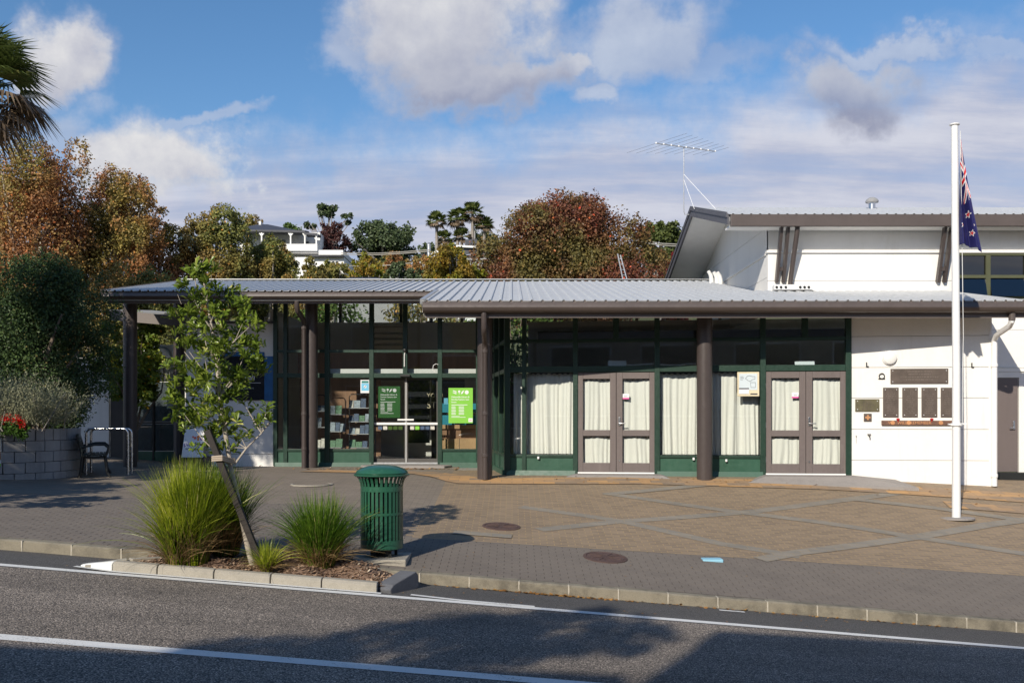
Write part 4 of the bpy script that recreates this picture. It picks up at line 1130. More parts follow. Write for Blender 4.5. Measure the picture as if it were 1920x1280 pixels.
# round wall light
p = HM @ Vector((HU(1667), -.02, HZ(1667, 671)))
wl_ = thing('wall_light', 'round white bulkhead light on the white hall wall', 'wall light', p)
rot = HM.to_3x3().to_4x4() @ Matrix.Rotation(math.radians(90), 4, 'X')
MB(Matrix.Translation(p) @ rot).lathe([(.145, -.003), (.145, .03), (.135, .04)], (0, 0, 0), 32).build('base', 'sign_white', wl_, smooth=True)
MB(Matrix.Translation(p) @ rot).lathe([(.13, .041), (.125, .065), (.09, .085), (.0001, .092)], (0, 0, 0), 32).build('diffuser', 'house_white', wl_, smooth=True)
# hooks and rings
for i, (x, y) in enumerate(((1625, 683), (1822, 684))):
    u, z = HU(x), HZ(x, y)
    h = H().box(u - .018, u - .003, -.055, -.019, z - .05, z + .04).box(u - .003, u + .03, -.055, -.035, z - .05, z - .035).build('wall_hook', 'black_iron')
    tag(h, ('black L shaped hook left of the round wall light', 'black L shaped hook right of the flagpole')[i], 'hook', 'hooks on the hall wall')
u, z = HU(1652.5), HZ(1652.5, 705)
rg = MB(HM); n_ = 20
ringp = [(u + .052 * math.cos(a), -.04, z + .052 * math.sin(a)) for a in [i * 2 * math.pi / n_ for i in range(n_ + 1)]]
rg.tube(ringp, .010, 8, cap=False).bar((u - .065, -.03, z - .055), (u + .065, -.03, z - .055), .02, .012)
tag(rg.build('wreath_ring', 'black_iron'), 'black iron ring fixed beside the wide plaque', 'ring')
u, z = HU(1628.5), HZ(1628.5, 816)
tp = H().tube([(u, -.019, z), (u, -.09, z), (u, -.10, z - .04)], .013, 8).box(u - .035, u + .035, -.06, -.048, z + .015, z + .03)
tag(tp.build('hose_tap', 'black_iron', smooth=False), 'small dark hose tap low on the white wall', 'tap')
u, z = HU(1605), HZ(1605, 824)
tag(H().box(u - .004, u + .004, -.028, -.0185, z - .07, z + .06).box(u - .012, u + .012, -.035, -.0185, z + .061, z + .085).build('door_hook', 'aluminium'), 'thin metal door holdback hook on the white wall', 'hook')

# cream notice case in front of the curtained window
u0, u1, z0, z1 = HU(1381.5), HU(1422.5), HZ(1400, 743), HZ(1400, 697.5)
nc = thing('notice_case', 'cream notice case with a site map beside the hall doors', 'notice', tuple(HM @ Vector((u0, -.1, z0))))
H().box(u0, u1, -.105, -.058, z0, z1).build('case', 'cream_board', nc, bevel=.008)
H().box(u0 + .035, u1 - .04, -.109, -.106, z0 + .13, z1 - .035).build('map_sheet', 'board_print', nc)
H().box(u0 + .03, u0 + .23, -.113, -.110, z0 + .05, z0 + .17).build('info_card', 'sign_white', nc)
H().box(u0 + .03, u0 + .23, -.1145, -.1131, z0 + .145, z0 + .17).build('card_header', 'ink', nc)
mp_ = H()
pl = [(.16, .36), (.2, .41), (.24, .42), (.3, .40), (.35, .40), (.35, .35), (.3, .34), (.25, .30), (.2, .33), (.16, .36)]
for a, c in zip(pl[:-1], pl[1:]): mp_.bar((u0 + a[0], -.1105, z0 + a[1]), (u0 + c[0], -.1105, z0 + c[1]), .004, .006)
for a, c in (((.26, .28), (.36, .28)), ((.36, .28), (.36, .18)), ((.36, .18), (.27, .18)), ((.27, .18), (.26, .28)), ((.06, .40), (.12, .40)), ((.06, .37), (.13, .37)), ((.06, .34), (.11, .34))):
    mp_.bar((u0 + a[0], -.1105, z0 + a[1]), (u0 + c[0], -.1105, z0 + c[1]), .004, .006)
mp_.build('map_print', 'ink', nc)
H().box(u0 + .26, u0 + .40, -.1085, -.1055, z0 + .035, z0 + .06).build('maker_mark', 'ink', nc)
# little door stickers and papers in the upper lights
for i, (x0_, x1_, ya, yb, lab) in enumerate(((1167, 1179.5, 738, 748, 'white and pink sticker on the first hall door'), (1484.5, 1497, 735.5, 746, 'white and pink sticker on the second hall door'))):
    a, c, z1, z0 = HU(x0_), HU(x1_), HZ(x0_, ya), HZ(x0_, yb)
    s = thing('door_sticker', lab, 'sticker', tuple(HM @ Vector((a, -.03, z0))), 'stickers on the hall doors')
    H().box(a, c, -.0155, -.0125, z0 + .03, z1).build('upper_half', 'sign_white', s); H().box(a, c, -.0155, -.0125, z0, z0 + .029).build('lower_half', 'pink_print', s)
    letters('hire', .045, 'ink', HM @ Matrix.Translation((a + .035, -.016, z0 + .045)) @ UP, s, depth=.0005)
for i, (x0_, x1_, ya, yb, lab) in enumerate(((1140, 1174, 676, 689.5, 'pale paper card leaning in the light above the first hall door'), (1491, 1528, 677, 689.5, 'pale paper card leaning in the light above the second hall door'))):
    a, c, z1, z0 = HU(x0_), HU(x1_), HZ(x0_, ya), HT + .002
    tag(H().add([(a, .03, z0), (c, .03, z0), (c, .07, z1), (a, .07, z1), (a, .034, z0), (c, .034, z0), (c, .074, z1), (a, .074, z1)],
                [(0, 1, 2, 3), (4, 5, 6, 7), (0, 1, 5, 4), (1, 2, 6, 5), (2, 3, 7, 6), (3, 0, 4, 7)]).build('paper_card', 'board_print'), lab, 'card', 'cards in the door lights')
cbl = H().tube([(HU(1160), .05, HZ(1160, 683)), (HU(1190), .05, HZ(1190, 684)), (HU(1226), .05, HZ(1226, 681.5)), (HU(1262), .06, HZ(1262, 685)), (HU(1305), .05, HZ(1300, 681))], .011, 6)
tag(cbl.build('white_cable', 'white_metal'), 'white cable strung behind the hall transom', 'cable')

# posters on the library glazing
def lib_panel(x0, x1, y0, y1, Y, d, name, mat, parent):
    return MB().box(XX(x0, Y), XX(x1, Y), Y - d, Y, ZZ(y1, Y), ZZ(y0, Y)).build(name, mat, parent)
def hours_poster(x0, x1, y0, y1, Y, mat, lab, ink='sign_white'):
    t = thing('poster', lab, 'poster', at(x0, y1, Y), 'green opening hours posters')
    lib_panel(x0, x1, y0, y1, Y, .004, 'sheet', mat, t)
    w = XX(x1, Y) - XX(x0, Y); X0 = XX(x0, Y); Zt = ZZ(y0, Y); yy = Y - .0052
    for i, s in enumerate(('Helensville Library &', 'Service Centre: new', 'hours')):
        letters(s, w * .088, ink, Matrix.Translation((X0 + w * .12, yy, Zt - w * (.40 + .105 * i))) @ UP, t, 'headline', depth=.0005, bold=w * .0018)
    r = random.Random(5); b = MB()
    b.box(X0 + w * .12, X0 + w * .78, yy - .0005, yy, Zt - w * .71, Zt - w * .685)
    for i in range(6):
        z = Zt - w * (.76 + .062 * i)
        b.box(X0 + w * .12, X0 + w * (.25 + r.random() * .06), yy - .0005, yy, z - w * .026, z); b.box(X0 + w * .42, X0 + w * .64, yy - .0005, yy, z - w * .026, z)
    b.box(X0 + w * .12, X0 + w * .46, yy - .0005, yy, Zt - w * 1.165, Zt - w * 1.15); b.box(X0 + w * .12, X0 + w * .70, yy - .0005, yy, Zt - w * 1.215, Zt - w * 1.195)
    b.build('text_lines', ink, t)
    # leaf and shell emblems along the top
    e = MB(); zc = Zt - w * .175
    for k_ in (0, 1):
        e.add([(X0 + w * .16, yy - .001, zc + w * (.06 - .075 * k_)), (X0 + w * .20, yy - .001, zc + w * (.075 - .075 * k_)), (X0 + w * .36, yy - .001, zc + w * (.02 - .075 * k_)), (X0 + w * .30, yy - .001, zc + w * (-.005 - .075 * k_))], [(0, 1, 2, 3)])
    e.tube([(X0 + w * .44, yy - .001, zc + w * .03), (X0 + w * .44, yy, zc + w * .03)], w * .048, 14)
    e.box(X0 + w * .43, X0 + w * .45, yy - .0012, yy, zc - w * .085, zc - w * .02)
    e.add([(X0 + w * .50, yy - .001, zc - w * .085), (X0 + w * .58, yy - .001, zc - w * .06), (X0 + w * .655, yy - .001, zc + w * .08), (X0 + w * .56, yy - .001, zc + w * .04)], [(0, 1, 2, 3)])
    e.tube([(X0 + w * .75, yy - .001, zc - w * .005), (X0 + w * .75, yy, zc - w * .005)], w * .082, 18)
    e.build('emblem', ink, t)
    if mat == 'poster_green':
        MB().box(X0 + w * .82, X0 + w * .99, yy - .001, yy, Zt - w * 1.40, Zt - w * 1.245).build('logo_square', 'sign_white', t)
        MB().box(X0 + w * .86, X0 + w * .95, yy - .002, yy - .0012, Zt - w * 1.345, Zt - w * 1.315).build('logo_mark', 'poster_pink', t)
hours_poster(841, 886.5, 727, 793, LY - .008, 'poster_green', 'bright green opening hours poster on the library window')
hours_poster(708.5, 750.5, 724, 783, LY + .125, 'poster_green_dimmed', 'dim green opening hours poster behind the sliding door')
def plain_poster(x0, x1, y0, y1, Y, mats, lab):
    t = thing('poster', lab, 'poster', at(x0, y1, Y)); n = len(mats); h = (y1 - y0) / n
    for i, m in enumerate(mats): lib_panel(x0, x1, y0 + i * h, y0 + (i + 1) * h, Y, .004, 'panel', m, t)
    return t
st = thing('window_notice', 'pale blue and white notice stuck on the window beside the sliding door', 'notice', at(676, 736, LY - .008))
lib_panel(676, 693, 712, 736.5, LY - .008, .003, 'sheet', 'sign_white', st); lib_panel(677.5, 691.5, 718.5, 732.5, LY - .0115, .001, 'blue_field', 'poster_blue', st)
lib_panel(678, 691, 713.8, 717.8, LY - .0115, .001, 'header', 'poster_teal', st)
c_ = at(684.6, 724.6, LY - .013); MB().tube([c_, c_ + Vector((0, .0008, 0))], .035, 18).build('roundel', 'sign_white', st)
MB().bar(c_ + Vector((-.017, -.001, -.017)), c_ + Vector((.017, -.001, .017)), .002, .014).build('pen_mark', 'ink', st)
plain_poster(832, 840, 746, 757.5, LY + .02, ['poster_blue', 'poster_blue'], 'small blue card left of the green poster')
# posters behind the glazed return
def ret_poster(u0, u1, z0, z1, mat, name='poster', parent=None):
    return MB(RM).box(u0, u1, -.075, -.07, z0, z1).build(name, mat, parent)
tp_ = thing('poster', 'teal sign with white lettering behind the glazed return', 'poster', tuple(RM @ Vector((1.0, -.07, 1.75))))
ret_poster(.22, 2.25, 1.72, 2.10, 'poster_teal', 'sheet', tp_)
FR = RM @ Matrix.Rotation(math.pi, 4, 'Z')
def RT(u, z): return RM @ Matrix.Translation((u, .0, z))
o = letters('OUR SPOT', .16, 'sign_white', RM @ Matrix.Translation((2.0, -.068, 1.88)) @ Matrix.Rotation(math.pi, 4, 'Z') @ UP, tp_, depth=.001)
rp_ = thing('poster', 'red poster behind the glazed return', 'poster', tuple(RM @ Vector((2.0, -.07, 1.3))))
ret_poster(1.22, 2.25, 1.28, 1.70, 'poster_red', 'sheet', rp_); ret_poster(1.3, 2.25, .85, 1.26, 'poster_pink', 'lower_sheet', rp_)
gp_ = thing('poster', 'narrow green poster at the hall end of the glazed return', 'poster', tuple(RM @ Vector((.6, -.07, .8))))
ret_poster(.22, 1.15, .78, 1.70, 'poster_green', 'sheet', gp_)

# library furniture seen through the glass
ct = thing('counter', 'low timber counter with teal upper panel behind the library window', 'counter', at(860, 845, 24.9))
Y_ = 24.75
lib_panel(826, 905, 796, 803.5, Y_, .05, 'top_rail', 'wood_tan', ct); lib_panel(826, 905, 803.6, 822.0, Y_ + .06, .05, 'middle_panel', 'wood_brown', ct)
lib_panel(826, 861, 822.1, 851, Y_, .05, 'front_panel', 'wood_tan', ct); lib_panel(862, 905, 822.1, 851, Y_, .05, 'front_panel', 'wood_tan', ct)
lib_panel(826, 905, 756, 773, Y_ + .3, .05, 'screen_panel', 'teal_panel', ct); lib_panel(826, 905, 778, 797, Y_ + .3, .05, 'screen_panel', 'teal_panel', ct)
bs = thing('banner_stand', 'dark banner stand with yellow print inside the library entry', 'banner', at(800, 850, 25.5))
lib_panel(765, 806, 712, 830, 25.6, .03, 'panel', 'sign_black', bs)
letters('YOUR', .16, 'cream_board', Matrix.Translation((XX(800, 25.55), 25.56, ZZ(745, 25.6))) @ UP, bs, depth=.001)
letters('STORY', .24, 'cream_board', Matrix.Translation((XX(800, 25.55), 25.56, ZZ(765, 25.6))) @ UP, bs, depth=.001)
books = 0
bk_labels = set()
def rack(x0, x1, ytop, shelves, Y, lab, frame='steel', seed=1):
    t = thing('display_rack', lab, 'rack', at(x0, 846, Y), 'book display racks')
    X0, X1 = XX(x0, Y), XX(x1, Y); zt = ZZ(ytop, Y)
    MB().tube([(X0, Y, .05), (X0, Y, zt - .06), (X0 + .05, Y, zt), (X1 - .05, Y, zt), (X1, Y, zt - .06), (X1, Y, .05)], .014, 8).build('frame', frame, t, smooth=True)
    r = random.Random(seed)
    for si, ys3 in enumerate(shelves):
        z = ZZ(ys3, Y)
        MB().box(X0 - .01, X1 + .01, Y - .14, Y + .12, z - .02, z).build('shelf', 'aluminium', t)
        x = X0 + .02; cnt = 0
        while x < X1 - .08:
            w = r.uniform(.07, .17); h = r.uniform(.13, .24)
            if x + w > X1: w = X1 - x
            o = MB().add([(x, Y - .11, z + .001), (x + w, Y - .11, z + .001), (x + w, Y - .05, z + h), (x, Y - .05, z + h), (x, Y - .08, z + .001), (x + w, Y - .08, z + .001), (x + w, Y - .02, z + h), (x, Y - .02, z + h)],
                         [(0, 1, 2, 3), (4, 5, 6, 7), (0, 1, 5, 4), (1, 2, 6, 5), (2, 3, 7, 6), (3, 0, 4, 7)]).build('book', r.choice(['book_a', 'book_b', 'book_c', 'book_d']))
            nb = ['first', 'second', 'third', 'fourth', 'fifth', 'sixth'][cnt]; cnt += 1
            tag(o, nb + ' book from the left on the ' + ['top', 'second', 'third', 'bottom', 'lowest'][si] + ' shelf of the ' + lab.split(' with')[0], 'book', 'books on ' + lab.split(' with')[0])
            x += w + .012
    return t
rack(655, 692, 739, [764, 789.5, 812.5, 838], 24.95, 'arched wire rack with books beside the sliding door', seed=3)
rack(594, 610, 740, [770, 800, 838], 24.9, 'dark narrow rack with pamphlets behind the brown downpipe', 'black_iron', seed=4)
rack(618, 648, 746, [776, 808, 838], 25.1, 'timber edged rack with magazines in the library window', 'wood_brown', seed=5)

# big sign on the low wall: black with a blue end
bsn = thing('building_sign', 'black and blue hall name sign on the low white wall', 'sign', at(415, 750, 24.2))
lib_panel(405, 496, 668, 750, 24.215, .03, 'black_panel', 'sign_black', bsn); lib_panel(496.2, 513, 668, 751, 24.215, .028, 'blue_panel', 'sign_blue', bsn)
lib_panel(405, 496, 660, 667.8, 24.215, .029, 'blue_panel', 'sign_blue', bsn)
letters('War', .17, 'sign_white', Matrix.Translation((XX(419, 24.18), 24.184, ZZ(697, 24.18))) @ UP, bsn, depth=.001)
letters('Memorial Hall', .165, 'sign_white', Matrix.Translation((XX(478, 24.18), 24.184, ZZ(712, 24.18))) @ UP, bsn, align='RIGHT', depth=.001)
letters('Library & Service Centre', .085, 'sign_grey', Matrix.Translation((XX(476, 24.18), 24.184, ZZ(729, 24.18))) @ UP, bsn, align='RIGHT', depth=.001)
lib_panel(410, 489, 717.3, 717.9, 24.184, .001, 'rule', 'sign_white', bsn)
lb = thing('return_slot', 'small grey returns box set in the low white wall', 'returns box', at(422, 790, 24.2))
lib_panel(424, 436, 762, 769, 24.218, .03, 'upper_plate', 'aluminium', lb); lib_panel(412, 435, 770, 787, 24.218, .05, 'lower_plate', 'sign_grey', lb)

# A-frame pavement sign
af = thing('pavement_sign', 'white A-frame pavement sign with purple lettering under the young tree', 'sign', at(360, 860, 22.4))
def AF(x, y, d=0): return at(x, y, 22.4) + Vector((0, d, 0))
fm = MB()
pA, pB, pC, pD = AF(340, 857), AF(380.5, 857), AF(379, 803), AF(341.5, 803)
for off2, o_ in ((0, .03),):
    fm.add([pA, pB, pC + Vector((0, .22, 0)), pD + Vector((0, .22, 0)), pA + Vector((0, .02, 0)), pB + Vector((0, .02, 0)), pC + Vector((0, .24, 0)), pD + Vector((0, .24, 0))],
           [(0, 1, 2, 3), (7, 6, 5, 4), (0, 4, 5, 1), (1, 5, 6, 2), (2, 6, 7, 3), (3, 7, 4, 0)])
fm.build('front_board', 'sign_white', af)
fm = MB().add([pA + Vector((0, .55, 0)), pB + Vector((0, .55, 0)), pC + Vector((0, .27, 0)), pD + Vector((0, .27, 0)), pA + Vector((0, .57, 0)), pB + Vector((0, .57, 0)), pC + Vector((0, .29, 0)), pD + Vector((0, .29, 0))],
              [(0, 1, 2, 3), (7, 6, 5, 4), (0, 4, 5, 1), (1, 5, 6, 2), (2, 6, 7, 3), (3, 7, 4, 0)]); fm.build('rear_board', 'sign_white', af)
MB().box(pA.x - .02, pB.x + .02, 22.36, 23.0, -.03, pA.z).build('base', 'black_iron', af)
tilt = Matrix.Rotation(math.atan2(.22, pC.z - pB.z), 4, 'X')
def AT(x, y): 
    t = (857 - y) / 54.0; p = AF(x, y); return Matrix.Translation((p.x, 22.4 + .22 * t - .006, p.z)) @ Matrix.Rotation(math.radians(90) - math.atan2(.22, pC.z - pB.z), 4, 'X')
letters('plunket', .15, 'purple_print', AT(342, 836), af, depth=.001); letters('wh\u0101nau', .085, 'ink', AT(346, 843), af, depth=.001); letters('\u0101whina', .085, 'ink', AT(363, 843), af, depth=.001)
for (x, y, r, m) in ((362, 821, .03, 'poster_red'), (368, 819, .035, 'orange_print'), (374, 823, .035, 'purple_print'), (368, 824, .025, 'orange_print'), (358, 819, .022, 'poster_red')):
    q = AT(x, y); MB(q).tube([(0, 0, 0), (0, 0, .002)], r, 10).build('logo_petal', m, af)

# clinic behind the left canopy
CY = 26.2
cl = thing('clinic_building', 'small pale clinic with dark glazed front behind the left canopy', 'building', at(240, 868, CY))
x0, x1 = XX(142, CY), XX(352, CY)
def cb_(x0_, x1_, y0_, y1_, d0, d1, name, mat): return MB().box(XX(x0_, CY), XX(x1_, CY), CY + d0, CY + d1, ZZ(y1_, CY), ZZ(y0_, CY)).build(name, mat, cl)
cb_(142, 204, 668, 872, 0, .2, 'wall', 'white_wall'); cb_(204, 352, 670, 713, 0, .2, 'sign_wall', 'white_wall'); cb_(204, 352, 713, 715, -.02, .2, 'door_head', 'brown_steel')
cb_(206, 232, 716, 868, .05, .10, 'door', 'interior_dark')
cb_(234, 340, 716, 790, .06, .07, 'pane', 'dark_glass'); cb_(234, 340, 790.5, 794, .02, .1, 'window_rail', 'black_iron'); cb_(234, 340, 794.5, 845, .06, .07, 'pane', 'dark_glass')
cb_(234, 340, 846, 870, .02, .15, 'spandrel_panel', 'green_panel')
for x in (233, 287, 341): cb_(x - 1.5, x + 1.5, 716, 870, .0, .12, 'mullion', 'black_iron')
MB().box(x0, x1, CY + 2.2, CY + 2.3, -.1, 2.6).build('inner_wall', 'interior_wall', cl)
letters('plunket', .27, 'ink', Matrix.Translation((XX(178, CY), CY - .004, ZZ(699, CY))) @ UP, cl, depth=.002)
letters('wh\u0101nau \u0101whina', .13, 'ink', Matrix.Translation((XX(196, CY), CY - .004, ZZ(706, CY))) @ UP, cl, depth=.002)
MB().box(XX(313, CY) - .01, XX(323, CY), CY + .03, CY + .04, ZZ(766, CY), ZZ(746, CY)).build('window_notice', 'board_print', cl)
MB().add([at(205, 580, 24.9), at(345, 594, 24.9), at(345, 612, 24.9), at(205, 600, 24.9), at(205, 580, 25.1), at(345, 594, 25.1), at(345, 612, 25.1), at(205, 600, 25.1)],
         [(0, 1, 2, 3), (7, 6, 5, 4), (0, 4, 5, 1), (3, 2, 6, 7), (1, 5, 6, 2), (0, 3, 7, 4)]).build('roof_fascia', 'brown_fascia', cl)
MB().add([at(205, 580, 25.1), at(345, 594, 25.1), at(345, 594, 25.1) + Vector((0, 3, .3)), at(205, 580, 25.1) + Vector((0, 3, .3)), at(205, 584, 25.1), at(345, 598, 25.1), at(345, 598, 25.1) + Vector((0, 3, .3)), at(205, 584, 25.1) + Vector((0, 3, .3))],
         [(0, 1, 2, 3), (7, 6, 5, 4), (0, 4, 5, 1), (2, 6, 7, 3), (1, 5, 6, 2), (0, 3, 7, 4)]).build('roof', 'grey_roof', cl)
gb = MB().box(XX(268, 26.6), XX(330, 26.6), 26.6, 26.7, ZZ(672, 26.6), ZZ(646, 26.6)).build('gable_board', 'white_wall', cl)
arc = [(XX(300, 26.6) + .3 * math.cos(a), 26.585, ZZ(671, 26.6) + .3 * math.sin(a)) for a in lin(0, math.pi, 14)]
MB().tube(arc, .03, 6).build('arch_ornament', 'sign_grey', gb)

# ------------------------------------------------------------------ flagpole and flag
FX, FY = XX(1793, 17.04), 17.04; fz0 = G(FX, FY); fz1 = ZZ(236, FY)
fp = thing('flagpole', 'tall white tapered flagpole on the plaza', 'flagpole', (FX, FY, fz0))
MB().tube([(FX, FY, fz0 - .1), (FX, FY, 2.0), (FX - .03, FY, fz1)], [.072, .066, .058], 20).build('pole', 'white_metal', fp, smooth=True)
MB().lathe([(.06, 0), (.085, .012), (.085, .03), (.0001, .04)], (FX - .03, FY, fz1), 20).build('cap', 'white_metal', fp, smooth=True)
zc = ZZ(796, FY)
MB().lathe([(.07, -.03), (.10, -.015), (.10, .02), (.07, .03)], (FX, FY, zc), 16).bar((FX - .02, FY, zc + .012), (FX + .17, FY - .02, zc + .02), .04, .025).bar((FX - .14, FY, zc + .01), (FX, FY, zc + .0), .04, .02).build('cleat', 'white_metal', fp)
MB().tube([(FX + .05, FY - .04, fz1 - .1), (FX + .085, FY - .04, 4.0), (FX + .10, FY - .05, 2.6), (FX + .085, FY - .05, 2.0), (FX + .09, FY - .03, zc + .03)], .006, 6).build('halyard', 'rope', fp)
gx_ = FX; MB().lathe([(.30, -.02), (.30, .008), (.10, .012), (.09, -.02)], (FX, FY, fz0), 24).build('footing', 'ramp_concrete', fp)
def flag_colour(u, v):
    """u along the fly 0..1 (2:1 flag), v down the hoist 0..1 -> 0 blue 1 red 2 white"""
    def star(cu, cv, r):
        x, y = (u - cu) * 2, v - cv; d = math.hypot(x, y); a = math.atan2(x, -y) % (2 * math.pi / 5); a = min(a, 2 * math.pi / 5 - a)
        return d * math.cos(a - math.pi / 5 * 1.0 + .0) / (r * math.cos(math.pi / 5)) if False else d / (r * (.40 + .60 * (1 - a / (math.pi / 5)) ** 1.4))
    for (cu, cv, r) in ((.75, .18, .09), (.75, .82, .10), (.64, .42, .09), (.85, .38, .08)):
        s = star(cu, cv, r)
        if s < .62: return 1
        if s < 1: return 2
    if u < .5 and v < .5:
        a, c = u / .5, v / .5; x, y = (a - .5) * 2, (c - .5)
        if abs(x) < .10 or abs(y) < .10: return 1
        if abs(x) < .167 or abs(y) < .167: return 2
        d1 = abs(x * .5 - y) / math.hypot(.5, 1) * 1.0; d2 = abs(x * .5 + y) / math.hypot(.5, 1); d = min(d1, d2)
        if d < .035: return 1
        if d < .10: return 2
    return 0
fl_ = thing('flag', 'navy national flag with red stars hanging limp on the flagpole', 'flag', (FX + .07, FY, ZZ(475, FY)))
nu, nv = 150, 80; vs = []
zt_ = ZZ(262, FY)
for i in range(nu + 1):
    for j in range(nv + 1):
        u, v = i / nu, j / nv
        drop = 1.95 * u ** .96
        z = zt_ - drop - .80 * v * (1 - u) ** 1.3 + .26 * v * u * (1 - .5 * v)
        xr = .075 + .035 * u + .33 * u ** 1.1
        wdt = (xr - .02) * v / .78
        fold = math.sin(v * 11.5 + .5 + u * 1.2); fold2 = math.sin(v * 23 + 2 + u * 2)
        xx_ = FX + xr - wdt * (.78) + .038 * fold * min(1, u * 2.5 + .15) * v
        yy_ = FY - .02 + (.085 * fold + .025 * fold2) * min(1, .25 + u * 1.4) * min(1, v * 3 + .1) - .05 * v
        vs.append((xx_, yy_, z))
q = np.array([(i * (nv + 1) + j, i * (nv + 1) + j + 1, (i + 1) * (nv + 1) + j + 1, (i + 1) * (nv + 1) + j) for i in range(nu) for j in range(nv)])
o = raw_mesh('cloth', np.array(vs), q, 'flag_blue', fl_, smooth=True)
o.data.materials.append(MAT['flag_red']); o.data.materials.append(MAT['flag_white'])
o.data.polygons.foreach_set('material_index', np.array([flag_colour((i + .5) / nu, (j + .5) / nv) for i in range(nu) for j in range(nv)], dtype=np.int32))
so = o.modifiers.new('thickness', 'SOLIDIFY'); so.thickness = .002

# ------------------------------------------------------------------ litter bin
BX, BY = XX(716, 12.45), 12.45; BZ = G(BX, BY) + .03
bn = thing('litter_bin', 'dark green slatted litter bin with domed lid by the planted island', 'litter bin', (BX, BY, BZ))
MB().box(BX - .34, BX + .34, BY - .36, BY + .33, BZ - .16, BZ - .002).build('pad', 'kerb_pale', bn, bevel=.01)
ns_ = 30
for i in range(ns_):
    a = 2 * math.pi * i / ns_; w = .0165; c, s = math.cos(a), math.sin(a)
    prof = [(.262, .10), (.262, .86), (.270, .92), (.290, .97), (.318, 1.005), (.345, 1.02)]
    vs = []
    for (r, z) in prof:
        for (o_, t_) in ((-.003, -w), (.003, -w), (.003, w), (-.003, w)):
            vs.append((BX + (r + o_) * c - t_ * s, BY + (r + o_) * s + t_ * c, BZ + z))
    b = MB().add(vs, [(k * 4 + m, k * 4 + (m + 1) % 4, (k + 1) * 4 + (m + 1) % 4, (k + 1) * 4 + m) for k in range(len(prof) - 1) for m in range(4)] + [(0, 1, 2, 3), (20, 21, 22, 23)])
    b.build('slat', 'bin_green', bn)
for (z0, z1, r) in ((.10, .21, .268), (.52, .555, .2685), (.815, .885, .268)):
    MB().lathe([(r - .010, z0), (r, z0 + .004), (r, z1 - .004), (r - .010, z1)], (BX, BY, BZ), 48).build('band', 'bin_green', bn, smooth=True)
MB().lathe([(.335, 1.005), (.352, 1.015), (.352, 1.03), (.335, 1.035)], (BX, BY, BZ), 48).build('rim', 'bin_green', bn, smooth=True)
MB().lathe([(.325, 1.036), (.33, 1.05), (.31, 1.075), (.26, 1.105), (.18, 1.13), (.09, 1.142), (.0001, 1.145)], (BX, BY, BZ), 48).build('lid', 'bin_green', bn, smooth=True)
MB().lathe([(.235, .12), (.24, .85), (.235, .90), (.22, .90), (.22, .85)], (BX, BY, BZ), 32).build('liner', 'bin_dark', bn, smooth=True)
MB().lathe([(.225, .14), (.225, .09), (.10, .06), (.10, .0)], (BX, BY, BZ), 24).build('base', 'bin_dark', bn)
for a in (.5, 2.4, 4.2, 5.4): MB().box(BX + .19 * math.cos(a) - .018, BX + .19 * math.cos(a) + .018, BY + .19 * math.sin(a) - .018, BY + .19 * math.sin(a) + .018, BZ, BZ + .12).build('foot', 'bin_dark', bn)

# ------------------------------------------------------------------ bench and cycle stands
NX, NY = -8.42, 19.75; NZ = G(NX, NY)
BM = Matrix.Translation((NX, NY, 0)) @ Matrix.Rotation(math.radians(22), 4, 'Z') @ Matrix.Translation((-NX, -NY, 0))
be = thing('bench', 'dark iron park bench seen end on beside the block planter', 'bench', (NX, NY, NZ))
for yy in (NY - .0, NY + 1.55):
    e = MB(BM)
    e.tube([(NX - .22, yy, NZ), (NX - .19, yy, NZ + .2), (NX - .17, yy, NZ + .42), (NX - .20, yy, NZ + .62), (NX - .27, yy, NZ + .86)], .024, 8)
    e.tube([(NX + .36, yy, NZ), (NX + .29, yy, NZ + .12), (NX + .25, yy, NZ + .40)], .024, 8)
    e.tube([(NX - .17, yy, NZ + .42), (NX + .05, yy, NZ + .40), (NX + .27, yy, NZ + .42)], .022, 8)
    e.tube([(NX - .2, yy, NZ + .60), (NX + .05, yy, NZ + .66), (NX + .24, yy, NZ + .66), (NX + .31, yy, NZ + .60), (NX + .30, yy, NZ + .50), (NX + .26, yy, NZ + .42)], .022, 8)
    e.build('end_frame', 'black_iron', be, smooth=True)
for i in range(6): MB(BM).box(NX - .16 + i * .075, NX - .10 + i * .075, NY - .05, NY + 1.6, NZ + .435, NZ + .465).build('seat_slat', 'bench_slat', be)
for i in range(5):
    z = NZ + .52 + i * .075; x = NX - .175 - i * .02
    MB(BM).box(x - .015, x + .012, NY - .05, NY + 1.6, z, z + .055).build('back_slat', 'bench_slat', be)
for i, (xa, xb, Yq, lab) in enumerate(((161.5, 240, 20.6, 'nearer polished steel cycle hoop by the bench'), (171, 247, 21.3, 'farther polished steel cycle hoop by the bench'))):
    a, c = XX(xa, Yq), XX(xb, Yq); z0 = G(a, Yq); zt2 = ZZ(803.5, Yq)
    r_ = .10; P = [(a, Yq, z0 - .05), (a, Yq, zt2 - r_)] + [(a + r_ - r_ * math.cos(t), Yq, zt2 - r_ + r_ * math.sin(t)) for t in lin(.3, math.pi / 2, 5)] + \
        [(c - r_ + r_ * math.sin(t), Yq, zt2 - r_ + r_ * math.cos(t)) for t in lin(0, math.pi / 2 - .3, 5)] + [(c, Yq, zt2 - r_), (c, Yq, z0 - .05)]
    tag(MB().tube(P, .026, 14).build('cycle_stand', 'steel', smooth=True), lab, 'cycle stand', 'steel cycle hoops')

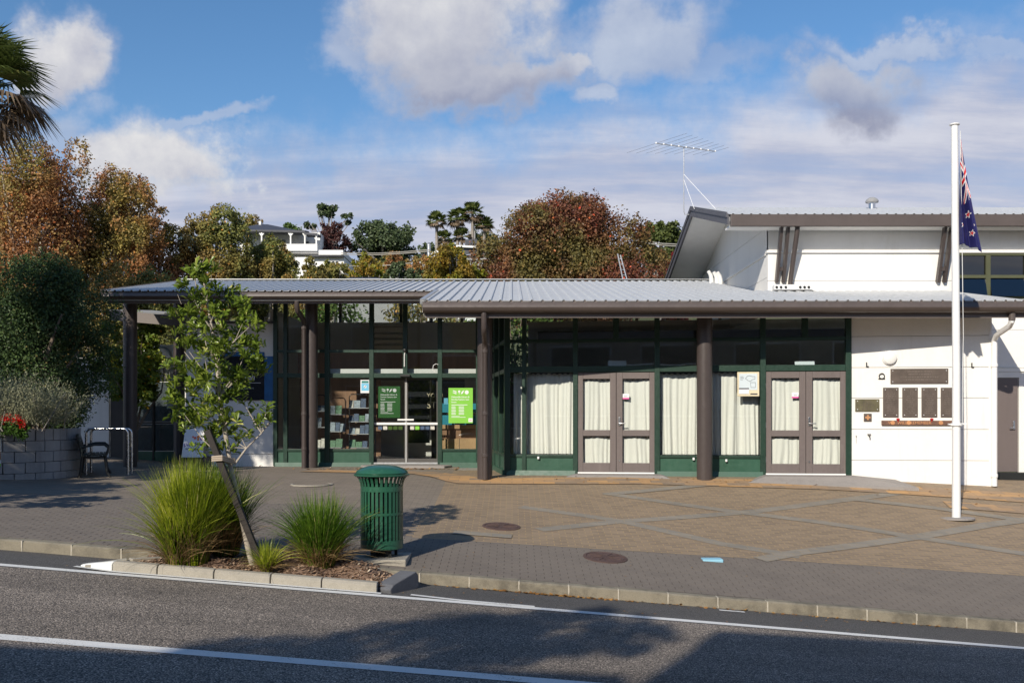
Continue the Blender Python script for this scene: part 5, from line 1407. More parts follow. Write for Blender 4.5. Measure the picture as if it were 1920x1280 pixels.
# ------------------------------------------------------------------ block planter at the left
PX, PY, PR = -11.0, 19.9, 2.05
pl_ = thing('planter', 'curved grey concrete block planter at the left edge', 'planter', (PX, PY, G(PX, PY)))
courses = 5; ch = .205; z_b = -.06
bl = MB().box(-.195, .195, -.07, .07, .004, ch - .004)
nb_ = 32
for k_ in range(courses):
    top = (k_ == courses - 1)
    for i in range(nb_):
        a = 2 * math.pi * (i + (.5 if k_ % 2 else 0)) / nb_
        if not (math.pi * .95 < a < math.pi * 2.12 or a < .12 * math.pi): continue
        cx_, cy_ = PX + PR * math.cos(a), PY + PR * math.sin(a)
        hw = math.pi * PR / nb_ - .003
        m = Matrix.Translation((cx_, cy_, z_b + k_ * ch)) @ Matrix.Rotation(a + math.pi / 2, 4, 'Z')
        if top:
            for o_ in (-.5, .5):
                MB(m).box(o_ * hw - hw * .48, o_ * hw + hw * .48, -.07, .07, .004, ch + .02).build('capping_block', 'block_grey', pl_, bevel=.004)
        else: MB(m).box(-hw, hw, -.07, .07, .004, ch - .004).build('block', 'block_grey', pl_, bevel=.004)
MB().lathe([(PR - .062, z_b - .3), (PR - .062, z_b + courses * ch - .08), (.0001, z_b + courses * ch - .05)], (PX, PY, 0), 48).build('soil', 'mulch', pl_)
sg = thing('planter_sign', 'small tan and green sign fixed to the planter wall', 'sign', at(4, 870, 17.9))
for (z0, z1, m) in ((822, 846, 'cream_board'), (846.2, 861, 'wood_brown'), (861.2, 868, 'sign_white'), (868.2, 873, 'poster_green')):
    MB().box(XX(-34, 17.9), XX(9, 17.9), 17.72, 17.76, ZZ(z1, 17.9), ZZ(z0, 17.9)).build('panel', m, sg)
letters('t', .36, 'sign_white', Matrix.Translation((XX(-4, 17.9), 17.718, ZZ(843, 17.9))) @ UP, sg, depth=.001)

# ------------------------------------------------------------------ plants
def unit(a): return a / np.maximum(np.linalg.norm(a, axis=1, keepdims=True), 1e-9)

def leaf_quads(name, P, A, N, L, W, mat, parent, fold=.15):
    """one folded four-point leaf per point: P base, A axis, N normal, L length, W width"""
    n = len(P); A = unit(A); S = unit(np.cross(A, N)); N2 = np.cross(S, A)
    L = np.broadcast_to(L, (n,))[:, None]; W = np.broadcast_to(W, (n,))[:, None]
    V = np.stack([P, P + A * L * .55 + S * W * .5 + N2 * L * fold, P + A * L, P + A * L * .55 - S * W * .5 + N2 * L * fold], 1).reshape(-1, 3)
    return raw_mesh(name, V, np.arange(4 * n).reshape(-1, 4), mat, parent)

def clumps(blobs, per, rng, shell=.62, flat=.85):
    """clump centres spread over lobes: blobs = (cx, cy, cz, rx, ry, rz)"""
    C = []; R = []; O = []
    for (cx, cy, cz, rx_, ry_, rz_) in blobs:
        k = max(5, int(1.7 * per * (rx_ * rz_) ** .9))
        d = unit(rng.normal(size=(k, 3))); rad = rng.uniform(shell, 1.0, (k, 1)) ** .8
        C.append(np.array([cx, cy, cz]) + d * rad * np.array([rx_, ry_, rz_])); O.append(d)
        R.append(np.full(k, (rx_ * ry_ * rz_) ** (1 / 3)))
    return np.concatenate(C), np.concatenate(O), np.concatenate(R)

def leafy(name, blobs, n, size, mat, parent, seed=0, per=14, spread=.20, aspect=.75, droop=.25, shell=.6, inner=.15):
    rng = np.random.default_rng(seed)
    C, O, R = clumps(blobs, per, rng, shell)
    wgt = R ** 1.3; k = rng.choice(len(C), n, p=wgt / wgt.sum())
    g = unit(rng.normal(size=(n, 3))) * (rng.uniform(0, 1, (n, 1)) ** .42) * 1.75; rr = (R[k] * spread * (.75 + .5 * ((k * 7919) % 97) / 97.0))[:, None]
    P = C[k] + g * rr
    out = unit(g * .8 + O[k] * .9 + np.array([0, 0, .15]))
    A = unit(rng.normal(size=(n, 3)) * .8 + out * .25 - np.array([0, 0, droop]))
    N = unit(out + rng.normal(size=(n, 3)) * .33)
    L = size * rng.uniform(.65, 1.3, n)
    return leaf_quads(name, P, A, N, L, L * aspect, mat, parent)

def branches(b, base, r0, targets, rng, split=.45, n=7, r_end=.018, wob=.12):
    base = Vector(base)
    for T in targets:
        T = Vector(T); h = T.z - base.z
        p0 = Vector((base.x, base.y, base.z + h * split * rng.uniform(.55, 1.0)))
        mid = p0.lerp(T, .5) + Vector((rng.normal() * wob, rng.normal() * wob, abs(h) * .06))
        b.tube([p0, p0.lerp(mid, .5) + Vector((0, 0, .03 * h)), mid, mid.lerp(T, .55) + Vector((rng.normal() * wob * .5, 0, 0)), T], [r0 * .5, r0 * .4, r0 * .3, r0 * .18, r_end], n)

def tree(name, label, base, blobs, n, size, leaf, bark='grey_bark', r0=.22, seed=0, per=14, group='trees behind the hall', spread=.17, aspect=.75, lean=(0, 0), shell=.6, limbs=10, cat='tree', droop=.25):
    rng = np.random.default_rng(seed); base = Vector(base)
    t = thing(name, label, cat, base, group)
    top = max(bb_[2] for bb_ in blobs); cxm = sum(bb_[0] for bb_ in blobs) / len(blobs); cym = sum(bb_[1] for bb_ in blobs) / len(blobs)
    b = MB(); b.tube([base - Vector((0, 0, .3)), base.lerp(Vector((cxm, cym, top)), .35), base.lerp(Vector((cxm, cym, top)), .7), Vector((cxm, cym, top))], [r0, r0 * .8, r0 * .45, r0 * .12], 10)
    tg = []
    for i in range(limbs):
        bb_ = blobs[i % len(blobs)]; d = rng.normal(size=3); d /= np.linalg.norm(d)
        tg.append((bb_[0] + d[0] * bb_[3] * .75, bb_[1] + d[1] * bb_[4] * .75, bb_[2] + abs(d[2]) * bb_[5] * .6))
    branches(b, base.lerp(Vector((cxm, cym, base.z)), .3), r0, tg, rng)
    b.build('trunk', bark, t, smooth=True)
    leafy('crown', blobs, n, size, leaf, t, seed + 1, per, spread, aspect, shell=shell, droop=droop)
    return t

def lobes(x0, x1, ytop, ybot, D, k, seed, depth=None, squash=1.0):
    """random lobes filling a rounded crown that spans x0..x1, ytop..ybot at distance D"""
    r = random.Random(seed); a = at(x0, ybot, D); c = at(x1, ytop, D)
    cx, cz = (a.x + c.x) / 2, (a.z + c.z) / 2; hx, hz = (c.x - a.x) / 2, (c.z - a.z) / 2; hd = depth or hx
    out = [(cx, D, cz - hz * .1, hx * .66, hd * .66, hz * .72)]
    for i in range(k):
        t = 2 * math.pi * (i + r.uniform(-.3, .3)) / k; q = r.uniform(.45, .62)
        s = r.uniform(.30, .46)
        y = r.uniform(-.6, .6)
        out.append((cx + hx * q * math.cos(t), D + hd * y, cz + hz * q * math.sin(t), hx * s, hd * s, hz * s * squash))
    out.append((cx + r.uniform(-.2, .2) * hx, D, cz + hz * .68, hx * .33, hd * .33, hz * .32))
    return out

def gz(x, D): return hillZ(x, D) if D >= 30 else G(x, D)

# the big red-brown tree and its neighbours behind the roof
D = 39.0
bl_ = lobes(900, 1212, 374, 640, D, 9, 3, depth=3.2) + [(at(1060, 430, D).x, D, at(1060, 418, D).z, 1.9, 1.7, 1.1), (at(1100, 400, D).x, D, at(1095, 396, D).z, 1.0, 1.0, .7), (at(1165, 450, D).x, D, at(1165, 450, D).z, 1.2, 1.3, 1.1),
        (at(1000, 400, D).x, D, at(1000, 410, D).z, .9, 1, .8), (at(1215, 500, D).x, D, at(1215, 510, D).z, 1.0, 1.2, 1.0), (at(925, 500, D).x, D, at(925, 490, D).z, .9, 1.2, 1.1), (at(985, 540, D).x, D - 1, at(985, 540, D).z, 1.6, 1.4, 1.6), (at(1130, 540, D).x, D - 1, at(1130, 540, D).z, 1.8, 1.4, 1.6)]
tree('autumn_tree', 'large round red and brown autumn tree behind the canopy roof', (at(1070, 600, D).x, D, hillZ(2, D)), bl_, 120000, .104, 'leaf_red', seed=11, per=80, r0=.3, spread=.14, shell=.45)
D = 36.5
tree('autumn_tree', 'yellow green autumn tree left of the large red tree', (at(850, 600, D).x, D, hillZ(-2, D)), lobes(795, 905, 458, 580, D, 6, 5, depth=1.5), 16000, .092, 'leaf_yellow', seed=12, per=30, r0=.14, spread=.2)
D = 44.0
tree('autumn_tree', 'crimson shrub tree half hidden by the upper hall gable', (at(1262, 600, D).x, D, hillZ(7, D)), lobes(1225, 1310, 462, 620, D, 5, 6, depth=1.4), 6000, .13, 'leaf_crimson', seed=13, per=24, r0=.1)
D = 62.0
tree('evergreen_tree', 'grey green tree between the red tree and the antenna', (at(1235, 520, D).x, D, hillZ(9, D)), lobes(1180, 1300, 412, 500, D, 7, 8, depth=2.2), 9500, .19, 'leaf_olive_green', seed=14, per=12, r0=.2)
D = 70
tree('green_bush', 'bright green bush under the tree by the gable', (at(1240, 500, D).x, D, hillZ(10, D)), lobes(1195, 1300, 452, 520, D, 5, 9, depth=2), 4000, .2, 'leaf_bush', seed=15, per=10, r0=.15, cat='bush')

# olive tree group left of the middle
D = 37.0
tree('autumn_tree', 'tall olive and russet autumn tree right of the dark hedge tree', (at(400, 600, D).x, D, hillZ(-11, D)), lobes(335, 480, 388, 620, D, 8, 21, depth=1.9) + [(at(420, 420, D).x, D, at(420, 415, D).z, .75, .8, .6), (at(375, 415, D).x, D, at(375, 425, D).z, .6, .7, .6)], 30000, .095, 'leaf_olive', 'pale_bark', .2, 22, 26)
D = 38.5
tree('autumn_tree', 'olive autumn tree screening the verandah house', (at(500, 600, D).x, D, hillZ(-9, D)), lobes(440, 560, 438, 620, D, 7, 23, depth=1.7), 20000, .095, 'leaf_olive', 'pale_bark', .18, 24, 26)
D = 36.0
tree('autumn_tree', 'thin russet sapling in front of the white lower house', (at(585, 600, D).x, D, hillZ(-7, D)), lobes(530, 642, 482, 620, D, 7, 25, depth=1.0), 17000, .09, 'leaf_olive', 'pale_bark', .1, 26, 26)

# left autumn trees
D = 33.0
tree('autumn_tree', 'tallest copper brown autumn tree at the left', (at(40, 640, D).x, D, hillZ(-16, D)), lobes(-90, 205, 275, 620, D, 9, 31, depth=2.6) + [(at(150, 300, D).x, D, at(150, 300, D).z, .55, .7, .65), (at(120, 330, D).x, D, at(120, 330, D).z, .8, .9, .7), (at(60, 330, D).x, D, at(60, 330, D).z, 1.0, .9, .8)], 56000, .088, 'leaf_autumn', 'pale_bark', .24, 32, 30, limbs=16)
D = 35.0
tree('autumn_tree', 'copper brown autumn tree between the tall left one and the olive tree', (at(225, 640, D).x, D, hillZ(-14, D)), lobes(120, 318, 320, 640, D, 9, 33, depth=2.2) + [(at(225, 350, D).x, D, at(215, 350, D).z, .9, .9, .7)], 44000, .088, 'leaf_autumn', 'pale_bark', .22, 34, 28, limbs=14)
D = 36.0
tree('autumn_tree', 'low russet autumn tree beside the blue gabled house', (at(305, 640, D).x, D, hillZ(-12, D)), lobes(250, 352, 385, 640, D, 7, 35, depth=1.5), 21000, .088, 'leaf_autumn', 'pale_bark', .16, 36, 26)
D = 29.5
tree('autumn_tree', 'shaded brown autumn foliage just above the left canopy roof', (at(250, 760, D).x, D, G(-11, D)), lobes(130, 400, 478, 800, D, 8, 37, depth=1.2), 24000, .09, 'leaf_olive', 'pale_bark', .16, 38, 26)

# clipped dark evergreen behind the planter
D = 21.3
hb = lobes(-70, 205, 470, 880, D, 9, 41, depth=1.5) + [(at(150, 560, D).x, D, at(150, 580, D).z, .75, .8, .9), (at(165, 680, D).x, D, at(160, 690, D).z, .6, .7, .8), (at(60, 520, D).x, D, at(60, 540, D).z, 1.0, .9, .75), (at(20, 650, D).x, D - .5, at(20, 650, D).z, .9, .9, 1.3)]
tree('evergreen_tree', 'dense dark green evergreen bush tree behind the planter', (at(60, 900, D).x, D, .0), hb, 75000, .062, 'leaf_shrub', 'bark', .16, 42, 60, None, spread=.17, aspect=.55, limbs=14)
D = 25.5
tree('citrus_tree', 'small yellow green tree glowing behind the left brown column', (at(255, 850, D).x, D, 0), lobes(180, 325, 585, 770, D, 8, 43, depth=.9), 9000, .085, 'leaf_citrus', 'bark', .07, 44, 30, None)
# trees off the left side whose shade falls over the planter, forecourt and clinic
tree('street_tree', 'low broad street tree off to the left near the kerb', (-12.0, 12.6, G(-12, 12.6)), [(-12.0, 12.6, 2.9, 2.2, 1.5, .9), (-10.3, 12.8, 2.6, 1.2, 1.1, .7), (-8.5, 12.5, 1.75, 1.2, .55, .35), (-13.6, 13.6, 3.3, 1.8, 1.5, .9), (-10.35, 13.6, 4.6, .8, .9, .7)], 26000, .13, 'leaf_evergreen', 'bark', .16, 46, 30, None)  # lowest lobe added for the forecourt shade band, highest to shade the bench area
tree('street_tree', 'tall street tree off to the left, nearer the clinic', (-12.6, 14.2, G(-12.6, 14.2)), [(-12.0, 14.2, 7.8, 1.15, 1.2, 1.3), (-11.2, 14.2, 8.7, 1.15, 1.1, 1.2), (-12.0, 14.3, 9.6, 1.0, 1.0, .9), (-11.35, 13.9, 6.25, .65, .7, .5)], 22000, .15, 'leaf_evergreen', 'bark', .18, 48, 26, None)  # small lowest lobe added out of view to shade the pavement sign
tree('street_tree', 'tall street tree farthest off to the left', (-16.6, 14.6, G(-16.6, 14.6)), [(-16.5, 14.4, 8.6, 1.35, 1.3, 1.5), (-15.4, 14.5, 9.2, 1.0, 1.0, 1.3), (-17.6, 14.2, 7.4, 1.2, 1.3, 1.5)], 26000, .15, 'leaf_evergreen', 'bark', .2, 49, 26, None)
# tree across the street whose shade falls on the road
tree('street_tree', 'broad leaved street tree across the road behind the viewer', (-6.3, -2.6, roadZ(-6.3) + .12), [(-6.3, -2.6, 6.5, .9, .8, .7), (-5.5, -2.5, 7.1, .75, .7, .55), (-7.2, -2.7, 6.2, .6, .6, .4), (-4.9, -2.6, 7.0, .45, .5, .4)], 5200, .12, 'leaf_evergreen', 'bark', .12, 47, 40, None)

# far hilltop trees
D = 92
tree('evergreen_tree', 'large domed dark evergreen tree on the hilltop', (at(718, 470, D).x, D, hillZ(-12, D)), lobes(655, 785, 414, 500, D, 8, 51, depth=3.2), 12000, .26, 'leaf_evergreen', 'grey_bark', .3, 52, 7, spread=.22)
tree('evergreen_tree', 'bright green tree top behind the slate roofed house', (at(540, 440, 100).x, 100, hillZ(-22, 100)), lobes(508, 578, 416, 470, 100, 5, 53, depth=2.2), 3800, .24, 'leaf_bush', 'grey_bark', .2, 54, 8)
tree('purple_tree', 'dark wine coloured tree right of the verandah house', (at(628, 490, 88).x, 88, hillZ(-16, 88)), lobes(590, 662, 412, 500, 88, 6, 55, depth=2), 5200, .2, 'leaf_wine', 'grey_bark', .2, 56, 9)
D = 94
t = tree('pine_tree', 'half bare tree with tufts of green above the wine coloured tree', (at(615, 470, D).x, D, hillZ(-17, D)), [(at(606, 400, D).x, D, at(606, 396, D).z, .95, .9, .7), (at(585, 425, D).x, D, at(585, 420, D).z, .7, .8, .35), (at(652, 408, D).x, D, at(652, 410, D).z, .6, .7, .45), (at(622, 388, D).x, D, at(622, 390, D).z, .5, .5, .35)], 2600, .22, 'leaf_evergreen', 'grey_bark', .16, 58, 10, limbs=26)
D = 72
def hedge(label, x0, x1, y0, y1, D, leaf, n, seed, size=.17, k=7):
    return tree('hill_bush', label, (at((x0 + x1) / 2, y1, D).x, D, hillZ(at((x0 + x1) / 2, y1, D).x, D)), lobes(x0, x1, y0, y1, D, k, seed, depth=1.5), n, size, leaf, 'grey_bark', .1, seed, 12, 'bushes on the hillside', cat='bush')
hedge('golden green hillside bush right of the white house', 645, 715, 474, 545, 70, 'leaf_yellow', 3600, 61)
hedge('russet hillside bush under the domed tree', 695, 775, 476, 540, 74, 'leaf_autumn', 3600, 62)
hedge('olive hillside bush left of the grey flue', 745, 810, 476, 545, 68, 'leaf_olive', 3600, 63)
hedge('low green hillside bush above the canopy roof', 660, 760, 500, 560, 58, 'leaf_bush', 3600, 64)
hedge('dark glossy shrub at the foot of the grey roof', 715, 800, 492, 560, 42, 'leaf_evergreen', 5200, 65, .11)
hedge('olive thicket below the verandah house', 560, 660, 500, 560, 66, 'leaf_olive', 4200, 66)
hedge('green tree top behind the palms', 770, 830, 455, 500, 98, 'leaf_evergreen', 2500, 67, .24)
hedge('dark hedge right of the palms', 880, 935, 420, 500, 90, 'leaf_evergreen', 2500, 68, .22)
hedge('rust coloured thicket before the white lower house', 575, 668, 486, 560, 48, 'leaf_olive', 7000, 401, .12)
hedge('mixed green thicket above the canopy ridge', 650, 735, 488, 560, 50, 'leaf_yellow', 6000, 402, .12)
hedge('tall olive thicket left of the verandah posts', 470, 560, 452, 560, 46, 'leaf_olive', 9000, 403, .12)
hedge('russet thicket between the flue and the yellow tree', 760, 830, 482, 560, 46, 'leaf_autumn', 5500, 404, .12)
hedge('hillside bush behind the slate roof', 440, 500, 400, 470, 99, 'leaf_olive', 2500, 69, .22)

for (x0_, x1_, lf_, lab, sd) in ((-6.6, -4.2, 'leaf_bush', 'leafy hedge seen through the library clerestory, left part', 301), (-4.0, -1.6, 'leaf_olive', 'leafy hedge seen through the library clerestory, middle part', 302), (-1.4, 1.4, 'leaf_bush', 'leafy hedge seen through the library clerestory, right part', 303)):
    tree('garden_hedge', lab, ((x0_ + x1_) / 2, 30.6, 0), [((x0_ + x1_) / 2, 30.6, 3.7, (x1_ - x0_) * .55, .7, 1.25), (x0_ + .5, 30.5, 2.6, .9, .6, 1.2), (x1_ - .5, 30.5, 2.6, .9, .6, 1.2)], 4500, .12, lf_, 'bark', .08, sd, 24, 'hedges behind the library', cat='hedge')
# fan palms
def palm(name, label, base, crown, n_fr, flen, seed, group=None, dead=8, r0=.2, leaf_n=26, wseg=.035, cat='palm'):
    rng = random.Random(seed); base, crown = Vector(base), Vector(crown)
    t = thing(name, label, cat, base, group)
    MB().tube([base - Vector((0, 0, .4)), base.lerp(crown, .5), crown], [r0 * 1.2, r0, r0 * .9], 10).build('trunk', 'grey_bark', t, smooth=True)
    for i in range(n_fr + dead):
        isd = i >= n_fr
        az = 2.399 * i + rng.uniform(-.2, .2); el = rng.uniform(-.25, 1.35) if not isd else rng.uniform(-.75, .05)
        d = Vector((math.cos(az) * math.cos(el), math.sin(az) * math.cos(el), math.sin(el)))
        st = crown + d * flen * .62; side = d.cross(Vector((0, 0, 1))).normalized(); upv = side.cross(d).normalized()
        b = MB().tube([crown, crown + d * flen * .3 + Vector((0, 0, .02)), st], [.025, .018, .012], 5)
        for k in range(leaf_n):
            a = (k / (leaf_n - 1) - .5) * 3.6; dr = (d * math.cos(a) + side * math.sin(a)).normalized()
            L = flen * (.62 - .16 * abs(a) / 1.8) * rng.uniform(.9, 1.1); sag = -(.22 if not isd else .34) * L
            w = side * math.cos(a) * wseg - d * math.sin(a) * wseg
            p0 = st; p1 = st + dr * L * .55 + upv * .05 * L; p2 = st + dr * L + Vector((0, 0, sag))
            nn = len(b.v); b.v += [tuple(p0), tuple(p1 - w * .5), tuple(p1 + w * .5), tuple(p2)]; b.f += [(nn, nn + 1, nn + 3, nn + 2)]
        b.build('frond', 'palm_dead' if isd else 'palm_green', t)
    return t
palm('fan_palm', 'tall fan palm with dead skirt at the upper left corner', (-13.2, 24.5, .1), at(-48, 172, 24.5), 40, 1.75, 71, None, 26, .24, 24, .075)
for i, (x, y, yb_, s) in enumerate(((819, 416, 470, .95), (858, 410, 470, 1.0), (886, 400, 470, 1.1), (908, 424, 470, .9), (833, 448, 480, .8), (866, 444, 480, .85))):
    D = 80; nm = ['leftmost hilltop fan palm', 'second hilltop fan palm from the left, in the clump behind', 'tallest hilltop fan palm', 'rightmost hilltop fan palm, beside the red tree', 'low fan palm under the leftmost hilltop palm', 'low fan palm in the middle of the hilltop clump'][i]
    palm('fan_palm', nm, (at(x, y, D).x, D, hillZ(at(x, y, D).x, D)), at(x, y, D), 26, .92 * s, 72 + i, 'fan palms on the hilltop', 7, .13, 13, .14)

# ------------------------------------------------------------------ houses on the hill
D = 85.0
def hp(x, y, d=0): return at(x, y, D) + Vector((0, d, 0))
vh = thing('verandah_house', 'white verandah house with slate hip roof on the hill', 'house', hp(540, 520))
rf = MB().add([hp(440, 437, -1.5), hp(566, 438, -1.5), hp(566, 432, 7), hp(440, 432, 7), hp(470, 410, 2.5), hp(488, 410, 2.5)], [(0, 1, 5, 4), (1, 2, 5), (2, 3, 4, 5), (3, 0, 4), (0, 3, 2, 1)]).build('roof', 'slate_roof', vh)
MB().box(hp(473, 0).x, hp(477, 0).x, D + 2.2, D + 2.6, hp(0, 412).z, hp(0, 405).z).build('chimney', 'house_white', rf)
MB().add([hp(455, 439, -2.2), hp(582, 441, -2.2), hp(582, 436, -.5), hp(455, 434, -.5), hp(455, 442, -2.2), hp(582, 445, -2.2), hp(582, 443, -.5), hp(455, 441, -.5)], [(0, 1, 2, 3), (7, 6, 5, 4), (0, 4, 5, 1), (1, 5, 6, 2), (2, 6, 7, 3), (3, 7, 4, 0)]).build('verandah_roof', 'slate_roof', vh)
MB().add([hp(580, 444.5, -2.2), hp(604, 446, -2.2), hp(604, 444, -.5), hp(580, 443, -.5), hp(580, 448, -2.2), hp(604, 450, -2.2), hp(604, 448, -.5), hp(580, 447, -.5)], [(0, 1, 2, 3), (7, 6, 5, 4), (0, 4, 5, 1), (1, 5, 6, 2), (2, 6, 7, 3), (3, 7, 4, 0)]).build('verandah_roof', 'slate_roof', vh)
MB().box(hp(450, 0).x, hp(600, 0).x, D, D + 5, hp(0, 520).z, hp(0, 436).z).build('wall', 'house_white', vh)
MB().box(hp(573, 0).x, hp(579, 0).x, D - .05, D, hp(0, 466).z, hp(0, 453).z).build('window', 'house_window', vh)
MB().box(hp(520, 0).x, hp(535, 0).x, D - .05, D, hp(0, 466).z, hp(0, 450).z).build('window', 'house_window', vh)
for x in (502, 555, 581, 602):
    pz = MB().box(hp(x - 1.2, 0).x, hp(x + 1.2, 0).x, D - 2.1, D - 1.95, hp(0, 468).z, hp(0, 444).z).build('verandah_post', 'house_white', vh)
    MB().add([hp(x - 5, 445.5, -2.12), hp(x + 5, 446, -2.12), hp(x + 1, 451, -2.12), hp(x - 1, 451, -2.12), hp(x - 5, 445.5, -2.0), hp(x + 5, 446, -2.0), hp(x + 1, 451, -2.0), hp(x - 1, 451, -2.0)], [(0, 1, 2, 3), (7, 6, 5, 4), (0, 4, 7, 3), (1, 5, 6, 2)]).build('bracket', 'house_white', pz)
MB().box(hp(500, 0).x, hp(604, 0).x, D - 2.15, D - 2.05, hp(0, 478).z, hp(0, 465.5).z).build('balustrade', 'house_white', vh)
MB().box(hp(500, 0).x, hp(604, 0).x, D - 2.0, D, hp(0, 482).z, hp(0, 478.5).z).build('verandah_floor', 'grey_roof', vh)
D2 = 82.0
def h2(x, y, d=0): return at(x, y, D2) + Vector((0, d, 0))
wh = thing('weatherboard_house', 'low white house with three small windows below the verandah house', 'house', h2(600, 520))
MB().box(h2(550, 0).x, h2(645, 0).x, D2, D2 + 5, h2(0, 525).z, h2(0, 482).z).build('wall', 'house_white', wh)
MB().box(h2(600, 0).x, h2(645.5, 0).x, D2 - .6, D2 + 5, h2(0, 480).z, h2(0, 471).z).build('parapet', 'house_white', wh)
MB().box(h2(585, 0).x, h2(646, 0).x, D2 - .5, D2 - .01, h2(0, 482.6).z, h2(0, 480.3).z).build('eave', 'slate_roof', wh)
for x in (617, 625, 632):
    w = MB().box(h2(x - 3.2, 0).x, h2(x + 3.2, 0).x, D2 - .06, D2, h2(0, 500).z, h2(0, 488).z).build('window', 'house_white', wh)
    MB().box(h2(x - 2.2, 0).x, h2(x + 2.2, 0).x, D2 - .08, D2 - .05, h2(0, 499).z, h2(0, 489.5).z).build('pane', 'house_window', w)
D3 = 95.0
def h3(x, y, d=0): return at(x, y, D3) + Vector((0, d, 0))
bh = thing('gabled_house', 'dark blue gabled house with white trim between the autumn trees', 'house', h3(346, 460))
MB().prism([(h3(333, 0).x, h3(0, 470).z), (h3(361, 0).x, h3(0, 470).z), (h3(361, 0).x, h3(0, 441).z), (h3(348, 0).x, h3(0, 430.5).z), (h3(333, 0).x, h3(0, 439).z)], D3, D3 + 5).build('wall', 'house_blue', bh)
MB().bar(h3(331, 437.5, -.2), h3(348, 428.5, -.2), .5, .18).bar(h3(348, 428.5, -.2), h3(363, 440, -.2), .5, .18).build('barge_boards', 'house_white', bh)
w = MB().box(h3(343, 0).x, h3(355, 0).x, D3 - .06, D3, h3(0, 446).z, h3(0, 437.5).z).build('window', 'house_white', bh)
MB().box(h3(345.5, 0).x, h3(352.5, 0).x, D3 - .09, D3 - .05, h3(0, 445).z, h3(0, 439.5).z).build('pane', 'house_window', w)
D4 = 60.0
def h4(x, y, d=0): return at(x, y, D4) + Vector((0, d, 0))
gh = thing('grey_roofed_house', 'house with pale grey pitched roof and metal flue behind the yellow tree', 'house', h4(800, 540))
rf = MB().add([h4(690, 536), h4(800, 484), h4(1010, 484), h4(940, 540), h4(690, 538), h4(800, 488, 4), h4(1010, 488, 4), h4(940, 542)], [(0, 1, 2, 3), (7, 6, 5, 4), (0, 4, 5, 1), (1, 5, 6, 2), (2, 6, 7, 3), (3, 7, 4, 0)]).build('roof', 'grey_roof', gh)
MB().box(h4(700, 0).x, h4(940, 0).x, D4 + .5, D4 + 4, h4(0, 600).z, h4(0, 541).z).build('wall', 'house_white', gh)
fl2 = MB().lathe([(.11, h4(0, 486).z - .3), (.11, h4(0, 460).z), (.13, h4(0, 459.5).z), (.13, h4(0, 457).z), (.05, h4(0, 455).z)], (h4(803.5, 0).x, D4 + .3, 0), 14).build('flue', 'aluminium', gh, smooth=True)
D5 = 78
def h5(x, y, d=0): return at(x, y, D5) + Vector((0, d, 0))
kh = thing('dark_roofed_house', 'dark roofed house with white rails beneath the hilltop palms', 'house', h5(860, 500))
MB().add([h5(806, 480), h5(852, 461), h5(893, 461), h5(893, 474), h5(806, 482), h5(852, 463, 3), h5(893, 463, 3), h5(893, 476)], [(0, 1, 2, 3), (7, 6, 5, 4), (0, 4, 5, 1), (1, 5, 6, 2), (2, 6, 7, 3), (3, 7, 4, 0)]).build('roof', 'slate_roof', kh)
MB().box(h5(808, 0).x, h5(893, 0).x, D5 + .6, D5 + 4, h5(0, 520).z, h5(0, 476).z).build('wall', 'house_white', kh)
for dy in (0, 7): MB().bar(h5(806, 478 + dy, -.2), h5(850, 461 + dy, -.2), .15, .15).build('rail', 'house_white', kh)
MB().bar(h5(850, 462, -.2), h5(893, 464, -.2), .15, .15).build('rail', 'house_white', kh)
MB().box(h5(876, 0).x, h5(889, 0).x, D5 + 2, D5 + 3, h5(0, 462).z, h5(0, 424).z).build('gable_wall', 'grey_roof', kh)
MB().box(h5(871, 0).x, h5(894, 0).x, D5 + .9, D5 + 1.9, h5(0, 462).z, h5(0, 445).z).build('upper_roof', 'slate_roof', kh)
D6 = 34.0
sh = thing('shed', 'low shed with dark hip roof just behind the canopy roof', 'shed', at(688, 560, D6))
MB().add([at(628, 528, D6), at(742, 528, D6), at(742, 528, D6) + Vector((0, 4, 0)), at(628, 528, D6) + Vector((0, 4, 0)), at(655, 520, D6 + 1), at(705, 520, D6 + 1)], [(0, 1, 5, 4), (1, 2, 5), (2, 3, 4, 5), (3, 0, 4), (0, 3, 2, 1)]).build('roof', 'slate_roof', sh)
MB().box(XX(632, D6), XX(738, D6), D6 + .1, D6 + 3.8, hillZ(-5, D6) - .1, ZZ(528.5, D6)).build('wall', 'grey_roof', sh)

# overhead wires and the white poles by the red tree
for i, (p, q, lab) in enumerate(((at(640, 474, 75), at(806, 468, 60), 'upper of the two close wires left of the grey flue'), (at(640, 477, 75), at(806, 471, 60), 'lower of the two close wires left of the grey flue'),
                                 (at(640, 498, 72), at(770, 493, 60), 'single lower wire above the low hillside bushes'), (at(1190, 448, 60), at(1300, 458, 52), 'overhead wire beside the upper hall gable'), (at(1190, 451, 60), at(1300, 462, 52), 'second overhead wire beside the upper hall gable'))):
    m_ = (p + q) / 2 - Vector((0, 0, .12))
    tag(MB().tube([p, (p + m_) / 2 - Vector((0, 0, .02)), m_, (q + m_) / 2 - Vector((0, 0, .02)), q], .028, 5).build('overhead_wire', 'wire'), lab, 'wire', 'overhead wires on the hill')
D7 = 33.0
ld = thing('ladder', 'pale metal ladder leaning among the leaves of the red tree', 'ladder', at(1178, 545, D7))
for (a, c) in (((1158, 476), (1172, 545)), ((1163, 478), (1181, 545))): MB().tube([at(*a, D7), at(*c, D7)], .022, 6).build('rail', 'aluminium', ld)
for k_ in range(6):
    t_ = .12 + k_ * .15; MB().tube([at(1158, 476, D7).lerp(at(1172, 545, D7), t_), at(1163, 478, D7).lerp(at(1181, 545, D7), t_)], .014, 6).build('rung', 'aluminium', ld)

